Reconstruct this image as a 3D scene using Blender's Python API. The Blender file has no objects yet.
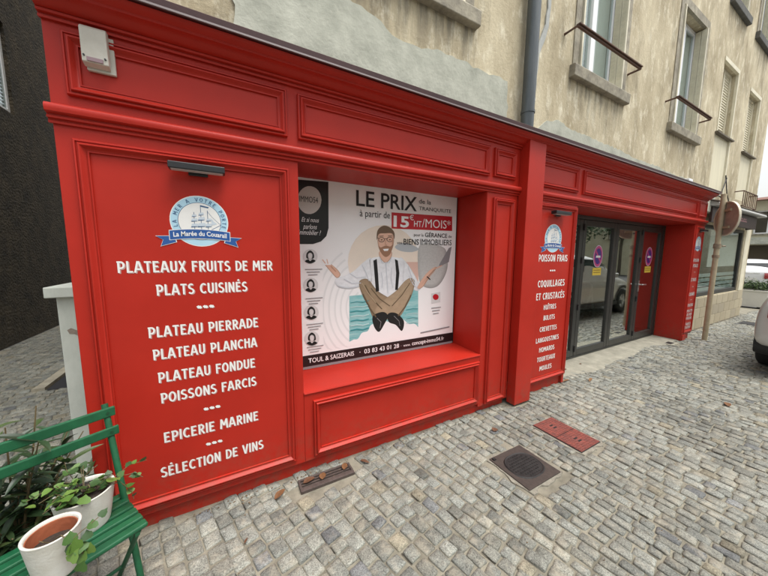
import bpy, bmesh, math, random
from mathutils import Vector, Matrix
random.seed(7)
R = math.radians
scene = bpy.context.scene
C = scene.collection
PI = math.pi

# ------------------------------------------------------------------ camera, sky, sun, exposure
cam_d = bpy.data.cameras.new('camera')
cam_d.sensor_width = 36.0
cam_d.lens = 36.0 * 290.0 / 768.0
cam_d.clip_start = 0.02
cam_d.clip_end = 2000
cam = bpy.data.objects.new('camera', cam_d)
C.objects.link(cam)
YAW, PITCH, ROLL = R(28.81), R(6.58), R(0.40)
fwd = Vector((math.sin(YAW)*math.cos(PITCH), math.cos(YAW)*math.cos(PITCH), -math.sin(PITCH)))
rt = Vector((math.cos(YAW), -math.sin(YAW), 0))
up = rt.cross(fwd)
r2 = rt*math.cos(ROLL) + up*math.sin(ROLL)
u2 = up*math.cos(ROLL) - rt*math.sin(ROLL)
CAM = Vector((0, -1.95, 1.565))
cam.matrix_world = Matrix((( r2.x, u2.x, -fwd.x, CAM.x), (r2.y, u2.y, -fwd.y, CAM.y), (r2.z, u2.z, -fwd.z, CAM.z), (0, 0, 0, 1)))
scene.camera = cam

world = bpy.data.worlds.new('World')
scene.world = world
world.use_nodes = True
wn = world.node_tree
sky = wn.nodes.new('ShaderNodeTexSky')
sky.sky_type = 'NISHITA'
sky.sun_disc = False
SUN_EL, SUN_AZ = R(70), R(150)          # azimuth clockwise from +Y
sky.sun_elevation = SUN_EL
sky.sun_rotation = SUN_AZ
sky.air_density = 1.6
sky.dust_density = 4.0
sky.ozone_density = 1.0
hs = wn.nodes.new('ShaderNodeHueSaturation')
hs.inputs['Saturation'].default_value = 0.22
bgn = wn.nodes['Background']
wn.links.new(sky.outputs[0], hs.inputs['Color'])
wn.links.new(hs.outputs[0], bgn.inputs[0])
bgn.inputs[1].default_value = 0.13
sun_d = bpy.data.lights.new('sun', 'SUN')
sun_d.energy = 1.5
sun_d.angle = R(28)
sun_d.color = (1.0, 0.97, 0.92)
sun = bpy.data.objects.new('sun', sun_d)
C.objects.link(sun)
sd = Vector((math.sin(SUN_AZ)*math.cos(SUN_EL), math.cos(SUN_AZ)*math.cos(SUN_EL), math.sin(SUN_EL)))
sun.rotation_euler = (-sd).to_track_quat('-Z', 'Y').to_euler()
scene.view_settings.view_transform = 'Standard'
scene.view_settings.look = 'None'
scene.view_settings.gamma = 1.0
scene.view_settings.exposure = 0.94
scene.cycles.diffuse_bounces = 2
scene.cycles.max_bounces = 8
scene.render.resolution_x = 1024
scene.render.resolution_y = 768

# ------------------------------------------------------------------ helpers
class MB:
    def __init__(s):
        s.v = []; s.f = []
    def add(s, vs, fs):
        o = len(s.v); s.v += [tuple(p) for p in vs]; s.f += [tuple(i+o for i in f) for f in fs]; return s
    def box(s, x0, x1, y0, y1, z0, z1):
        vs = [(x0,y0,z0),(x1,y0,z0),(x1,y1,z0),(x0,y1,z0),(x0,y0,z1),(x1,y0,z1),(x1,y1,z1),(x0,y1,z1)]
        return s.add(vs, [(3,2,1,0),(4,5,6,7),(0,1,5,4),(1,2,6,5),(2,3,7,6),(3,0,4,7)])
    def obox(s, c, ax, ay, az, hx, hy, hz):
        c = Vector(c); vs = []
        for k in (-1,1):
            for (i,j) in ((-1,-1),(1,-1),(1,1),(-1,1)):
                vs.append(c + ax*hx*i + ay*hy*j + az*hz*k)
        return s.add(vs, [(3,2,1,0),(4,5,6,7),(0,1,5,4),(1,2,6,5),(2,3,7,6),(3,0,4,7)])
    def bar(s, a, b, w, h, upv=Vector((0,0,1))):
        a = Vector(a); b = Vector(b); d = (b-a); L = d.length; d.normalize()
        sx = d.cross(upv).normalized(); uz = sx.cross(d)
        return s.obox((a+b)/2, d, sx, uz, L/2, w/2, h/2)
    def tube(s, pts, r, n=10, caps=True):
        pts = [Vector(p) for p in pts]; rs = r if isinstance(r, (list, tuple)) else [r]*len(pts)
        rings = []; prev = None
        for i, p in enumerate(pts):
            d = (pts[min(i+1, len(pts)-1)] - pts[max(i-1, 0)]).normalized()
            if prev is None:
                a = d.orthogonal().normalized()
            else:
                a = (prev - d*prev.dot(d)).normalized()
            prev = a; b = d.cross(a)
            rings.append([p + (a*math.cos(2*PI*k/n) + b*math.sin(2*PI*k/n))*rs[i] for k in range(n)])
        vs = [q for rg in rings for q in rg]; fs = []
        for i in range(len(pts)-1):
            for k in range(n):
                fs.append((i*n+k, i*n+(k+1) % n, (i+1)*n+(k+1) % n, (i+1)*n+k))
        if caps:
            fs.append(tuple(range(n-1, -1, -1))); fs.append(tuple((len(pts)-1)*n+k for k in range(n)))
        return s.add(vs, fs)
    def lathe(s, prof, c=(0,0,0), n=28, cap0=True, cap1=False):
        c = Vector(c); vs = []; fs = []
        for (r, z) in prof:
            for k in range(n):
                vs.append(c + Vector((r*math.cos(2*PI*k/n), r*math.sin(2*PI*k/n), z)))
        for i in range(len(prof)-1):
            for k in range(n):
                fs.append((i*n+k, i*n+(k+1) % n, (i+1)*n+(k+1) % n, (i+1)*n+k))
        if cap0: fs.append(tuple(range(n-1, -1, -1)))
        if cap1: fs.append(tuple((len(prof)-1)*n+k for k in range(n)))
        return s.add(vs, fs)
    def ring(s, x0, x1, z0, z1, Y, prof):
        """mitred rectangular moulding on a wall facing -Y; prof = (inset, height)"""
        vs = []; fs = []
        for (i, h) in prof:
            vs += [(x0+i, Y-h, z0+i), (x1-i, Y-h, z0+i), (x1-i, Y-h, z1-i), (x0+i, Y-h, z1-i)]
        for a in range(len(prof)-1):
            for k in range(4):
                fs.append((a*4+k, a*4+(k+1) % 4, (a+1)*4+(k+1) % 4, (a+1)*4+k))
        return s.add(vs, fs)
    def extr(s, prof, x0, x1):
        """profile of (y,z) points (closed) extruded along x"""
        n = len(prof)
        vs = [(x0, y, z) for y, z in prof] + [(x1, y, z) for y, z in prof]
        fs = [(k, (k+1) % n, n+(k+1) % n, n+k) for k in range(n)]
        fs += [tuple(range(n-1, -1, -1)), tuple(range(n, 2*n))]
        return s.add(vs, fs)
    def xz(s, poly, y, t=0.0):
        """flat polygon in the xz plane facing -Y, optional thickness t backwards"""
        n = len(poly)
        ar = sum(poly[i][0]*poly[(i+1) % n][1]-poly[(i+1) % n][0]*poly[i][1] for i in range(n))
        if ar < 0: poly = poly[::-1]
        if t <= 0: return s.add([(x, y, z) for x, z in poly], [tuple(range(n))])
        vs = [(x, y, z) for x, z in poly] + [(x, y+t, z) for x, z in poly]
        fs = [tuple(range(n)), tuple(range(2*n-1, n-1, -1))] + [(k, n+k, n+(k+1) % n, (k+1) % n) for k in range(n)]
        return s.add(vs, fs)
    def build(s, name, mat, parent=None, smooth=False, bevel=0, fix=True):
        me = bpy.data.meshes.new(name)
        me.from_pydata(s.v, [], s.f)
        if fix:
            bm = bmesh.new(); bm.from_mesh(me); bmesh.ops.recalc_face_normals(bm, faces=bm.faces); bm.to_mesh(me); bm.free()
        me.validate()
        me.materials.append(mat)
        if smooth:
            for p in me.polygons: p.use_smooth = True
            if smooth != 'all':
                try: me.set_sharp_from_angle(angle=R(40))
                except Exception: pass
        o = bpy.data.objects.new(name, me)
        C.objects.link(o)
        if parent is not None: o.parent = parent
        if bevel:
            b = o.modifiers.new('bevel', 'BEVEL'); b.width = bevel; b.segments = 2; b.limit_method = 'ANGLE'
        return o

def tag(o, label=None, cat=None, group=None, kind=None):
    if label: o['label'] = label
    if cat: o['category'] = cat
    if group: o['group'] = group
    if kind: o['kind'] = kind
    return o

def thing(name, label, cat, loc=(0,0,0), rz=0, group=None):
    o = bpy.data.objects.new(name, None); C.objects.link(o)
    o.location = loc; o.rotation_euler = (0, 0, rz)
    o.empty_display_size = 0.1
    return tag(o, label, cat, group)

def copy_tree(o, parent=None):
    c = o.copy(); C.objects.link(c)
    if parent is not None: c.parent = parent
    for ch in o.children: copy_tree(ch, c)
    return c

_m = {}
def mat(name, col, rough=0.6, var=0.0, scale=8.0, bump=0.0, bscale=60.0, metal=0.0, spec=0.5, col2=None, detail=6, stretch=None, coat=0.0, seed=0.0, bdist=0.01):
    if name in _m: return _m[name]
    m = bpy.data.materials.new(name); m.use_nodes = True
    nt = m.node_tree; N = nt.nodes; L = nt.links
    b = N['Principled BSDF']
    b.inputs['Roughness'].default_value = rough
    b.inputs['Metallic'].default_value = metal
    b.inputs['Specular IOR Level'].default_value = spec
    b.inputs['Coat Weight'].default_value = coat
    c = (*col, 1)
    b.inputs['Base Color'].default_value = c
    if var or bump or col2:
        tc = N.new('ShaderNodeTexCoord'); mp = N.new('ShaderNodeMapping')
        L.new(tc.outputs['Object'], mp.inputs[0])
        mp.inputs['Location'].default_value = (seed, seed*1.7, 0)
        if stretch: mp.inputs['Scale'].default_value = stretch
        if var or col2:
            n = N.new('ShaderNodeTexNoise'); n.inputs['Scale'].default_value = scale; n.inputs['Detail'].default_value = detail
            n.inputs['Roughness'].default_value = 0.65
            L.new(mp.outputs[0], n.inputs['Vector'])
            rmp = N.new('ShaderNodeValToRGB')
            rmp.color_ramp.elements[0].position = 0.3; rmp.color_ramp.elements[1].position = 0.72
            if col2:
                rmp.color_ramp.elements[0].color = (*col2, 1); rmp.color_ramp.elements[1].color = c
            else:
                rmp.color_ramp.elements[0].color = (*[x*(1-var) for x in col], 1)
                rmp.color_ramp.elements[1].color = (*[min(1, x*(1+var)) for x in col], 1)
            L.new(n.outputs['Fac'], rmp.inputs[0]); L.new(rmp.outputs[0], b.inputs['Base Color'])
            mr = N.new('ShaderNodeMapRange'); mr.inputs['To Min'].default_value = max(0.03, rough-0.08); mr.inputs['To Max'].default_value = min(1, rough+0.1)
            L.new(n.outputs['Fac'], mr.inputs['Value']); L.new(mr.outputs[0], b.inputs['Roughness'])
        if bump:
            n2 = N.new('ShaderNodeTexNoise'); n2.inputs['Scale'].default_value = bscale; n2.inputs['Detail'].default_value = 5
            L.new(mp.outputs[0], n2.inputs['Vector'])
            bp = N.new('ShaderNodeBump'); bp.inputs['Strength'].default_value = bump; bp.inputs['Distance'].default_value = bdist
            L.new(n2.outputs['Fac'], bp.inputs['Height']); L.new(bp.outputs[0], b.inputs['Normal'])
    _m[name] = m
    return m

def red_mat():
    m = mat('red_paint', (0.415, 0.0205, 0.0105), 0.44, spec=0.28, var=0.10, scale=2.2, bump=0.03, bscale=220, detail=8)
    nt = m.node_tree; N = nt.nodes; L = nt.links; b = N['Principled BSDF']
    base = b.inputs['Base Color'].links[0].from_socket
    tc = N.new('ShaderNodeTexCoord'); sx = N.new('ShaderNodeSeparateXYZ'); L.new(tc.outputs['Object'], sx.inputs[0])
    n1 = N.new('ShaderNodeTexNoise'); n1.inputs['Scale'].default_value = 14; n1.inputs['Detail'].default_value = 9; n1.inputs['Roughness'].default_value = 0.7
    L.new(tc.outputs['Object'], n1.inputs['Vector'])
    h = N.new('ShaderNodeMapRange'); h.inputs['From Min'].default_value = 0.0; h.inputs['From Max'].default_value = 0.42; h.inputs['To Min'].default_value = 0.62; h.inputs['To Max'].default_value = 0.0
    L.new(sx.outputs['Z'], h.inputs['Value'])
    d = N.new('ShaderNodeMath'); d.operation = 'MULTIPLY'; rr = N.new('ShaderNodeMapRange'); rr.inputs['From Min'].default_value = 0.42; rr.inputs['From Max'].default_value = 0.70
    L.new(n1.outputs['Fac'], rr.inputs['Value']); L.new(rr.outputs[0], d.inputs[0]); L.new(h.outputs[0], d.inputs[1])
    mx = N.new('ShaderNodeMix'); mx.data_type = 'RGBA'; L.new(d.outputs[0], mx.inputs['Factor']); L.new(base, mx.inputs['A']); mx.inputs['B'].default_value = (0.15, 0.085, 0.055, 1)
    # scattered scuffs
    v = N.new('ShaderNodeTexNoise'); v.inputs['Scale'].default_value = 38; v.inputs['Detail'].default_value = 4; L.new(tc.outputs['Object'], v.inputs['Vector'])
    vr = N.new('ShaderNodeMapRange'); vr.inputs['From Min'].default_value = 0.70; vr.inputs['From Max'].default_value = 0.78; vr.inputs['To Max'].default_value = 0.35
    L.new(v.outputs['Fac'], vr.inputs['Value'])
    m3 = N.new('ShaderNodeMix'); m3.data_type = 'RGBA'; L.new(vr.outputs[0], m3.inputs['Factor']); L.new(mx.outputs['Result'], m3.inputs['A']); m3.inputs['B'].default_value = (0.20, 0.03, 0.02, 1)
    L.new(m3.outputs['Result'], b.inputs['Base Color'])
    return m
RED = red_mat()
REDD = mat('dark_red_metal', (0.045, 0.012, 0.012), 0.45, var=0.2, scale=5, bump=0.03)
WHITE = mat('white_vinyl', (0.80, 0.79, 0.76), 0.5, var=0.03, scale=30)
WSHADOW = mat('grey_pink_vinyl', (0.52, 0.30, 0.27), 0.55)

def plaster_mat():
    m = bpy.data.materials.new('old_plaster'); m.use_nodes = True
    nt = m.node_tree; N = nt.nodes; L = nt.links; b = N['Principled BSDF']
    b.inputs['Roughness'].default_value = 0.92; b.inputs['Specular IOR Level'].default_value = 0.2
    tc = N.new('ShaderNodeTexCoord')
    def noise(sc, stretch, det=7, rough=0.65, off=0):
        mp = N.new('ShaderNodeMapping'); mp.inputs['Scale'].default_value = stretch; mp.inputs['Location'].default_value = (off, off, off)
        L.new(tc.outputs['Object'], mp.inputs[0])
        n = N.new('ShaderNodeTexNoise'); n.inputs['Scale'].default_value = sc; n.inputs['Detail'].default_value = det; n.inputs['Roughness'].default_value = rough
        L.new(mp.outputs[0], n.inputs['Vector']); return n
    def ramp(n, p0, c0, p1, c1):
        r = N.new('ShaderNodeValToRGB'); r.color_ramp.elements[0].position = p0; r.color_ramp.elements[0].color = (*c0, 1)
        r.color_ramp.elements[1].position = p1; r.color_ramp.elements[1].color = (*c1, 1); L.new(n.outputs['Fac'], r.inputs[0]); return r
    def mix(a, bb, fac, mode='MIX'):
        x = N.new('ShaderNodeMix'); x.data_type = 'RGBA'; x.blend_type = mode
        L.new(a, x.inputs['A']); L.new(bb, x.inputs['B'])
        if isinstance(fac, float): x.inputs['Factor'].default_value = fac
        else: L.new(fac, x.inputs['Factor'])
        return x.outputs['Result']
    n1 = noise(1.6, (1, 1, 0.55), 9, 0.7)
    base = ramp(n1, 0.33, (0.36, 0.30, 0.195), 0.64, (0.66, 0.585, 0.415))
    n2 = noise(7.5, (1.2, 1, 0.55), 10, 0.72, 3.1)
    f2 = ramp(n2, 0.52, (0, 0, 0), 0.68, (1, 1, 1))
    lightc = N.new('ShaderNodeRGB'); lightc.outputs[0].default_value = (0.78, 0.725, 0.56, 1)
    c = mix(base.outputs[0], lightc.outputs[0], f2.outputs[0])
    n3 = noise(1.9, (1.5, 1, 0.5), 10, 0.72, 8.7)
    f3 = ramp(n3, 0.52, (0, 0, 0), 0.72, (0.62, 0.62, 0.62))
    drk = N.new('ShaderNodeRGB'); drk.outputs[0].default_value = (0.16, 0.135, 0.09, 1)
    c = mix(c, drk.outputs[0], f3.outputs[0])
    # rain-washed dirt below the sills
    sx = N.new('ShaderNodeSeparateXYZ'); L.new(tc.outputs['Object'], sx.inputs[0])
    def mth(op, a, b2=None, clamp=False):
        x = N.new('ShaderNodeMath'); x.operation = op; x.use_clamp = clamp
        for i, v in enumerate((a, b2)):
            if v is None: continue
            if isinstance(v, (int, float)): x.inputs[i].default_value = v
            else: L.new(v, x.inputs[i])
        return x.outputs[0]
    tot = None
    for (xc, hw, zt, ln) in ((1.46, 0.72, 3.64, 0.5), (4.27, 0.72, 3.66, 0.55), (7.02, 0.72, 3.62, 0.5), (9.06, 0.6, 6.3, 0.6), (10.9, 0.6, 6.28, 0.6)):
        ax = mth('ABSOLUTE', mth('SUBTRACT', sx.outputs['X'], xc)); fx = mth('MULTIPLY', mth('SUBTRACT', hw, ax), 8.0, True)
        dz = mth('SUBTRACT', zt, sx.outputs['Z']); fz = mth('SUBTRACT', 1.0, mth('DIVIDE', dz, ln), True); up_ = mth('GREATER_THAN', dz, 0.0)
        f = mth('MULTIPLY', mth('MULTIPLY', fx, fz), up_); tot = f if tot is None else mth('ADD', tot, f, True)
    n4 = noise(5.0, (4.5, 1, 0.35), 6, 0.65, 5.3)
    f4 = ramp(n4, 0.40, (0, 0, 0), 0.62, (1, 1, 1))
    fac = mth('MULTIPLY', mth('MULTIPLY', tot, f4.outputs[0]), 0.8)
    dirt = N.new('ShaderNodeRGB'); dirt.outputs[0].default_value = (0.13, 0.12, 0.095, 1)
    c = mix(c, dirt.outputs[0], fac)
    L.new(c, b.inputs['Base Color'])
    nb = noise(34, (1, 1, 1), 8, 0.7, 1.0)
    bp = N.new('ShaderNodeBump'); bp.inputs['Strength'].default_value = 0.55; bp.inputs['Distance'].default_value = 0.012
    L.new(nb.outputs['Fac'], bp.inputs['Height']); L.new(bp.outputs[0], b.inputs['Normal'])
    return m
PLASTER = plaster_mat()
CEMENT = mat('cement_render', (0.56, 0.57, 0.48), 0.9, col2=(0.33, 0.34, 0.28), scale=5, detail=10, bump=0.3, bscale=45)
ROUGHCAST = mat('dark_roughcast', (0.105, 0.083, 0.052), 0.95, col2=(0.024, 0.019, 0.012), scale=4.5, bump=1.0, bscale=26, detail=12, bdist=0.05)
PALESTONE = mat('pale_stone_trim', (0.46, 0.42, 0.32), 0.85, col2=(0.20, 0.18, 0.14), scale=7, bump=0.35, bscale=40)
CREAM = mat('cream_panel', (0.70, 0.65, 0.48), 0.7, var=0.10, scale=3, stretch=(6, 1, 0.4), bump=0.05)
SHUT = mat('cream_shutter', (0.74, 0.69, 0.53), 0.6, var=0.12, scale=5, bump=0.05)
PVC = mat('white_window_frame', (0.86, 0.87, 0.88), 0.35, var=0.03, scale=4)
RUST = mat('rusty_iron', (0.15, 0.075, 0.045), 0.75, col2=(0.07, 0.04, 0.03), scale=18, bump=0.2)
ZINC = mat('painted_zinc_pipe', (0.12, 0.135, 0.14), 0.4, col2=(0.045, 0.055, 0.06), scale=4, stretch=(3, 3, 0.4), metal=0.3, bump=0.05)
ALU = mat('dark_grey_aluminium', (0.042, 0.043, 0.039), 0.4, var=0.06, scale=10, metal=0.2)
LAMPM = mat('anthracite_lamp', (0.018, 0.019, 0.021), 0.4, var=0.1, scale=20)

def glass_mat(name, tint=(0.75, 0.8, 0.78), ior=1.9, rough=0.01, warp=0.0):
    m = bpy.data.materials.new(name); m.use_nodes = True
    nt = m.node_tree; N = nt.nodes; L = nt.links
    N.remove(N['Principled BSDF'])
    out = N['Material Output']
    g = N.new('ShaderNodeBsdfGlossy'); g.inputs['Roughness'].default_value = rough; g.inputs['Color'].default_value = (0.95, 0.97, 0.96, 1)
    t = N.new('ShaderNodeBsdfTransparent'); t.inputs['Color'].default_value = (*tint, 1)
    fr = N.new('ShaderNodeFresnel'); gm = N.new('ShaderNodeNewGeometry'); mr = N.new('ShaderNodeMapRange')
    mr.inputs['To Min'].default_value = ior; mr.inputs['To Max'].default_value = 1.0/ior      # same reflectance from either face of the pane
    L.new(gm.outputs['Backfacing'], mr.inputs['Value']); L.new(mr.outputs[0], fr.inputs['IOR'])
    mx = N.new('ShaderNodeMixShader')
    L.new(fr.outputs[0], mx.inputs[0]); L.new(t.outputs[0], mx.inputs[1]); L.new(g.outputs[0], mx.inputs[2]); L.new(mx.outputs[0], out.inputs[0])
    if warp:
        tc = N.new('ShaderNodeTexCoord'); n = N.new('ShaderNodeTexNoise'); n.inputs['Scale'].default_value = 0.9; n.inputs['Detail'].default_value = 1
        L.new(tc.outputs['Object'], n.inputs['Vector'])
        bp = N.new('ShaderNodeBump'); bp.inputs['Strength'].default_value = warp; bp.inputs['Distance'].default_value = 0.02
        L.new(n.outputs['Fac'], bp.inputs['Height']); L.new(bp.outputs[0], g.inputs['Normal'])
    return m
GLASS = glass_mat('door_glass', (0.84, 0.90, 0.87), 8.0, 0.012, warp=0.12)
GLASSW = glass_mat('window_glass', (0.82, 0.86, 0.85), 1.5, 0.02)
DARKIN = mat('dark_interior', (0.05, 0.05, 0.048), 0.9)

# ---------------------------------------------------------------- lettering drawn with strokes (poster-style capitals)
def arc(cx, cy, rx, ry, a0, a1, n=9):
    return [(cx+rx*math.cos(R(a0+(a1-a0)*i/(n-1))), cy+ry*math.sin(R(a0+(a1-a0)*i/(n-1)))) for i in range(n)]
T_ = 0.155
def glyphs():
    g = {}
    g['A'] = (0.66, [[(0.03,0),(0.28,1.0)],[(0.34,1.0),(0.62,0)],[(0.16,0.30),(0.52,0.30)]])
    g['B'] = (0.58, [[(0.1,0),(0.1,1)], [(0.1,0.92)]+arc(0.26,0.73,0.2,0.19,90,-90)+[(0.1,0.54)], [(0.1,0.46)]+arc(0.28,0.27,0.24,0.19,90,-90)+[(0.1,0.08)]])
    g['C'] = (0.60, [arc(0.36,0.5,0.28,0.42,48,312,14)])
    g['D'] = (0.62, [[(0.1,0),(0.1,1)], [(0.1,0.92),(0.22,0.92)]+arc(0.24,0.5,0.32,0.42,90,-90,12)+[(0.1,0.08)]])
    g['E'] = (0.54, [[(0.1,0),(0.1,1)], [(0.1,0.92),(0.5,0.92)], [(0.1,0.53),(0.44,0.53)], [(0.1,0.08),(0.52,0.08)]])
    g['F'] = (0.52, [[(0.1,0),(0.1,1)], [(0.1,0.92),(0.52,0.92)], [(0.1,0.53),(0.44,0.53)]])
    g['G'] = (0.62, [arc(0.36,0.5,0.28,0.42,48,330,14), [(0.36,0.42),(0.58,0.42),(0.58,0.1)]])
    g['H'] = (0.64, [[(0.1,0),(0.1,1)], [(0.54,0),(0.54,1)], [(0.1,0.6),(0.54,0.6)]])
    g['I'] = (0.20, [[(0.1,0),(0.1,1)]])
    g['L'] = (0.50, [[(0.1,1),(0.1,0)],[(0.1,0.08),(0.5,0.08)]])
    g['M'] = (0.78, [[(0.07,0),(0.13,1.0)],[(0.13,0.97),(0.39,0.34)],[(0.39,0.34),(0.65,0.97)],[(0.65,1.0),(0.71,0)]])
    g['N'] = (0.64, [[(0.1,0),(0.1,1)],[(0.12,0.96),(0.52,0.04)],[(0.54,0),(0.54,1)]])
    g['O'] = (0.66, [arc(0.33,0.5,0.26,0.43,90,450,19)])
    g['P'] = (0.58, [[(0.12,0),(0.12,0.92)], [(0.0,0.92),(0.28,0.92)]+arc(0.30,0.66,0.22,0.26,90,-90)+[(0.12,0.40)]])
    g['Q'] = (0.68, [arc(0.33,0.5,0.26,0.43,90,450,19), [(0.38,0.26),(0.64,-0.06)]])
    g['R'] = (0.60, [[(0.12,0),(0.12,0.92)], [(0.02,0.92),(0.28,0.92)]+arc(0.28,0.69,0.22,0.23,90,-90)+[(0.12,0.46)], [(0.28,0.46),(0.56,0)]])
    g['S'] = (0.54, [arc(0.28,0.72,0.20,0.21,40,220,9)+[(0.30,0.50)]+arc(0.26,0.28,0.22,0.21,50,-150,10)])
    g['T'] = (0.56, [[(0.28,0),(0.28,0.92)], [(0.0,0.92),(0.56,0.92)]])
    g['U'] = (0.62, [[(0.1,1),(0.1,0.32)]+arc(0.31,0.30,0.21,0.23,180,360,9)+[(0.52,1)]])
    g['V'] = (0.62, [[(0.05,1),(0.30,0.0)],[(0.32,0.0),(0.57,1)]])
    g['X'] = (0.62, [[(0.06,0),(0.56,1)], [(0.06,1),(0.56,0)]])
    g['É'] = (0.54, g['E'][1] + [[(0.24,1.10),(0.36,1.24)]])
    g['Î'] = (0.22, g['I'][1] + [[(-0.06,1.12),(0.1,1.24),(0.26,1.12)]])
    g['~'] = (0.46, [[(0.03,0.44),(0.16,0.56),(0.30,0.46),(0.43,0.56)]])
    g[' '] = (0.30, [])
    return g
GL = glyphs()
def ribbon(mb, pts, t, place, yo):
    """stroke of width t along pts; place maps (u,v) to (x,z)"""
    n = len(pts); closed = (abs(pts[0][0]-pts[-1][0]) < 1e-6 and abs(pts[0][1]-pts[-1][1]) < 1e-6)
    if closed: pts = pts[:-1]; n -= 1
    P = [Vector(p) for p in pts]; Lf = []; Rt = []
    for i in range(n):
        if closed: a, b = P[i-1], P[(i+1) % n]
        else: a, b = P[max(i-1, 0)], P[min(i+1, n-1)]
        if (closed or 0 < i < n-1):
            d1 = (P[i]-a).normalized(); d2 = (b-P[i]).normalized()
            d = (d1+d2); d = d.normalized() if d.length > 1e-4 else d1
            k = min(1/max(0.35, d.dot(d1)), 1.8)
        else:
            d = (b-a).normalized(); k = 1
        nn = Vector((-d.y, d.x))*t/2*k
        Lf.append(P[i]+nn); Rt.append(P[i]-nn)
    vs = []
    for p in Lf+Rt:
        x, z = place(p.x, p.y); vs.append((x, yo, z))
    m = n if closed else n-1
    mb.add(vs, [(i, n+i, n+(i+1) % n, (i+1) % n) for i in range(m)])
def text_width(s, sp=0.13): return sum(GL[c][0] for c in s) + sp*(len(s)-1)
def stroke_text(s, cx, zc, h, width, Y, parent, m=None, shadow=True, thick=T_, name='lettering', label=None):
    W = text_width(s); kx = (width/W) if width else h; 
    def run(dx, dz, yb, mm, nm):
        mb = MB(); u = 0; k = 0
        for ch in s:
            w, strokes = GL[ch]
            for st in strokes:
                uu = u
                ribbon(mb, [((a+uu)*kx, b*h) for a, b in st], thick*(h+kx)/2*(1.0 if kx > 0.8*h else 0.92), lambda a, b: (cx - W*kx/2 + a + dx, zc - h/2 + b + dz), yb - 0.00015*(k % 4)); k += 1
            u += w + 0.13
        return mb.build(nm, mm, parent, fix=False)
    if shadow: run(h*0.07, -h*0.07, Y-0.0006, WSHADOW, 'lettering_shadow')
    o = run(0, 0, Y-0.0016, m or WHITE, name)
    return o
def font_text(s, x0, x1, z, cap, Y, parent, m, bold=0.0, name='lettering', shear=0.0, centre=False):
    cu = bpy.data.curves.new('text', 'FONT'); cu.body = s; cu.size = 1.0; cu.offset = bold; cu.shear = shear; cu.resolution_u = 3
    ob = bpy.data.objects.new('text', cu); C.objects.link(ob)
    dg = bpy.context.evaluated_depsgraph_get()
    me = bpy.data.meshes.new_from_object(ob.evaluated_get(dg))
    C.objects.unlink(ob); bpy.data.objects.remove(ob); bpy.data.curves.remove(cu)
    xs = [v.co.x for v in me.vertices]; lo, hi = min(xs), max(xs)
    kz = cap/0.70; kx = (x1-x0)/(hi-lo)
    if centre: kx = min(kx, kz)
    off = ((x1-x0) - (hi-lo)*kx)/2 if centre else 0
    for v in me.vertices:
        v.co = Vector((x0 + off + (v.co.x-lo)*kx, Y, z + v.co.y*kz))
    me.name = name; me.materials.clear(); me.materials.append(m)
    o = bpy.data.objects.new(name, me); C.objects.link(o); o.parent = parent
    return o

# ------------------------------------------------------------------ ground
GROUND_FAR = mat('far_paving', (0.21, 0.20, 0.18), 0.9, col2=(0.12, 0.12, 0.11), scale=14, bump=0.5, bscale=30)
SAND = mat('joint_sand', (0.31, 0.285, 0.22), 0.95, col2=(0.13, 0.12, 0.09), scale=7, bump=0.5, bscale=180)
tag(MB().add([(-60,-60,-0.03),(140,-60,-0.03),(140,90,-0.03),(-60,90,-0.03)], [(0,1,2,3)]).build('ground', GROUND_FAR), kind='structure')
pav = MB().add([(-3.2,-4.2,-0.011),(14.2,-4.2,-0.011),(14.2,0.6,-0.011),(-0.6,0.6,-0.011),(-0.6,9,-0.011),(-3.2,9,-0.011)], [(0,1,2,3,4,5)]).build('pavement', SAND)
tag(pav, kind='structure')
ROADM = mat('asphalt', (0.065, 0.065, 0.065), 0.9, var=0.25, scale=20, bump=0.4, bscale=120)
tag(MB().add([(-30,-9.5,-0.022),(90,-9.5,-0.022),(90,-4.3,-0.022),(-30,-4.3,-0.022)], [(0,1,2,3)]).build('road', ROADM), kind='structure')

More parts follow.
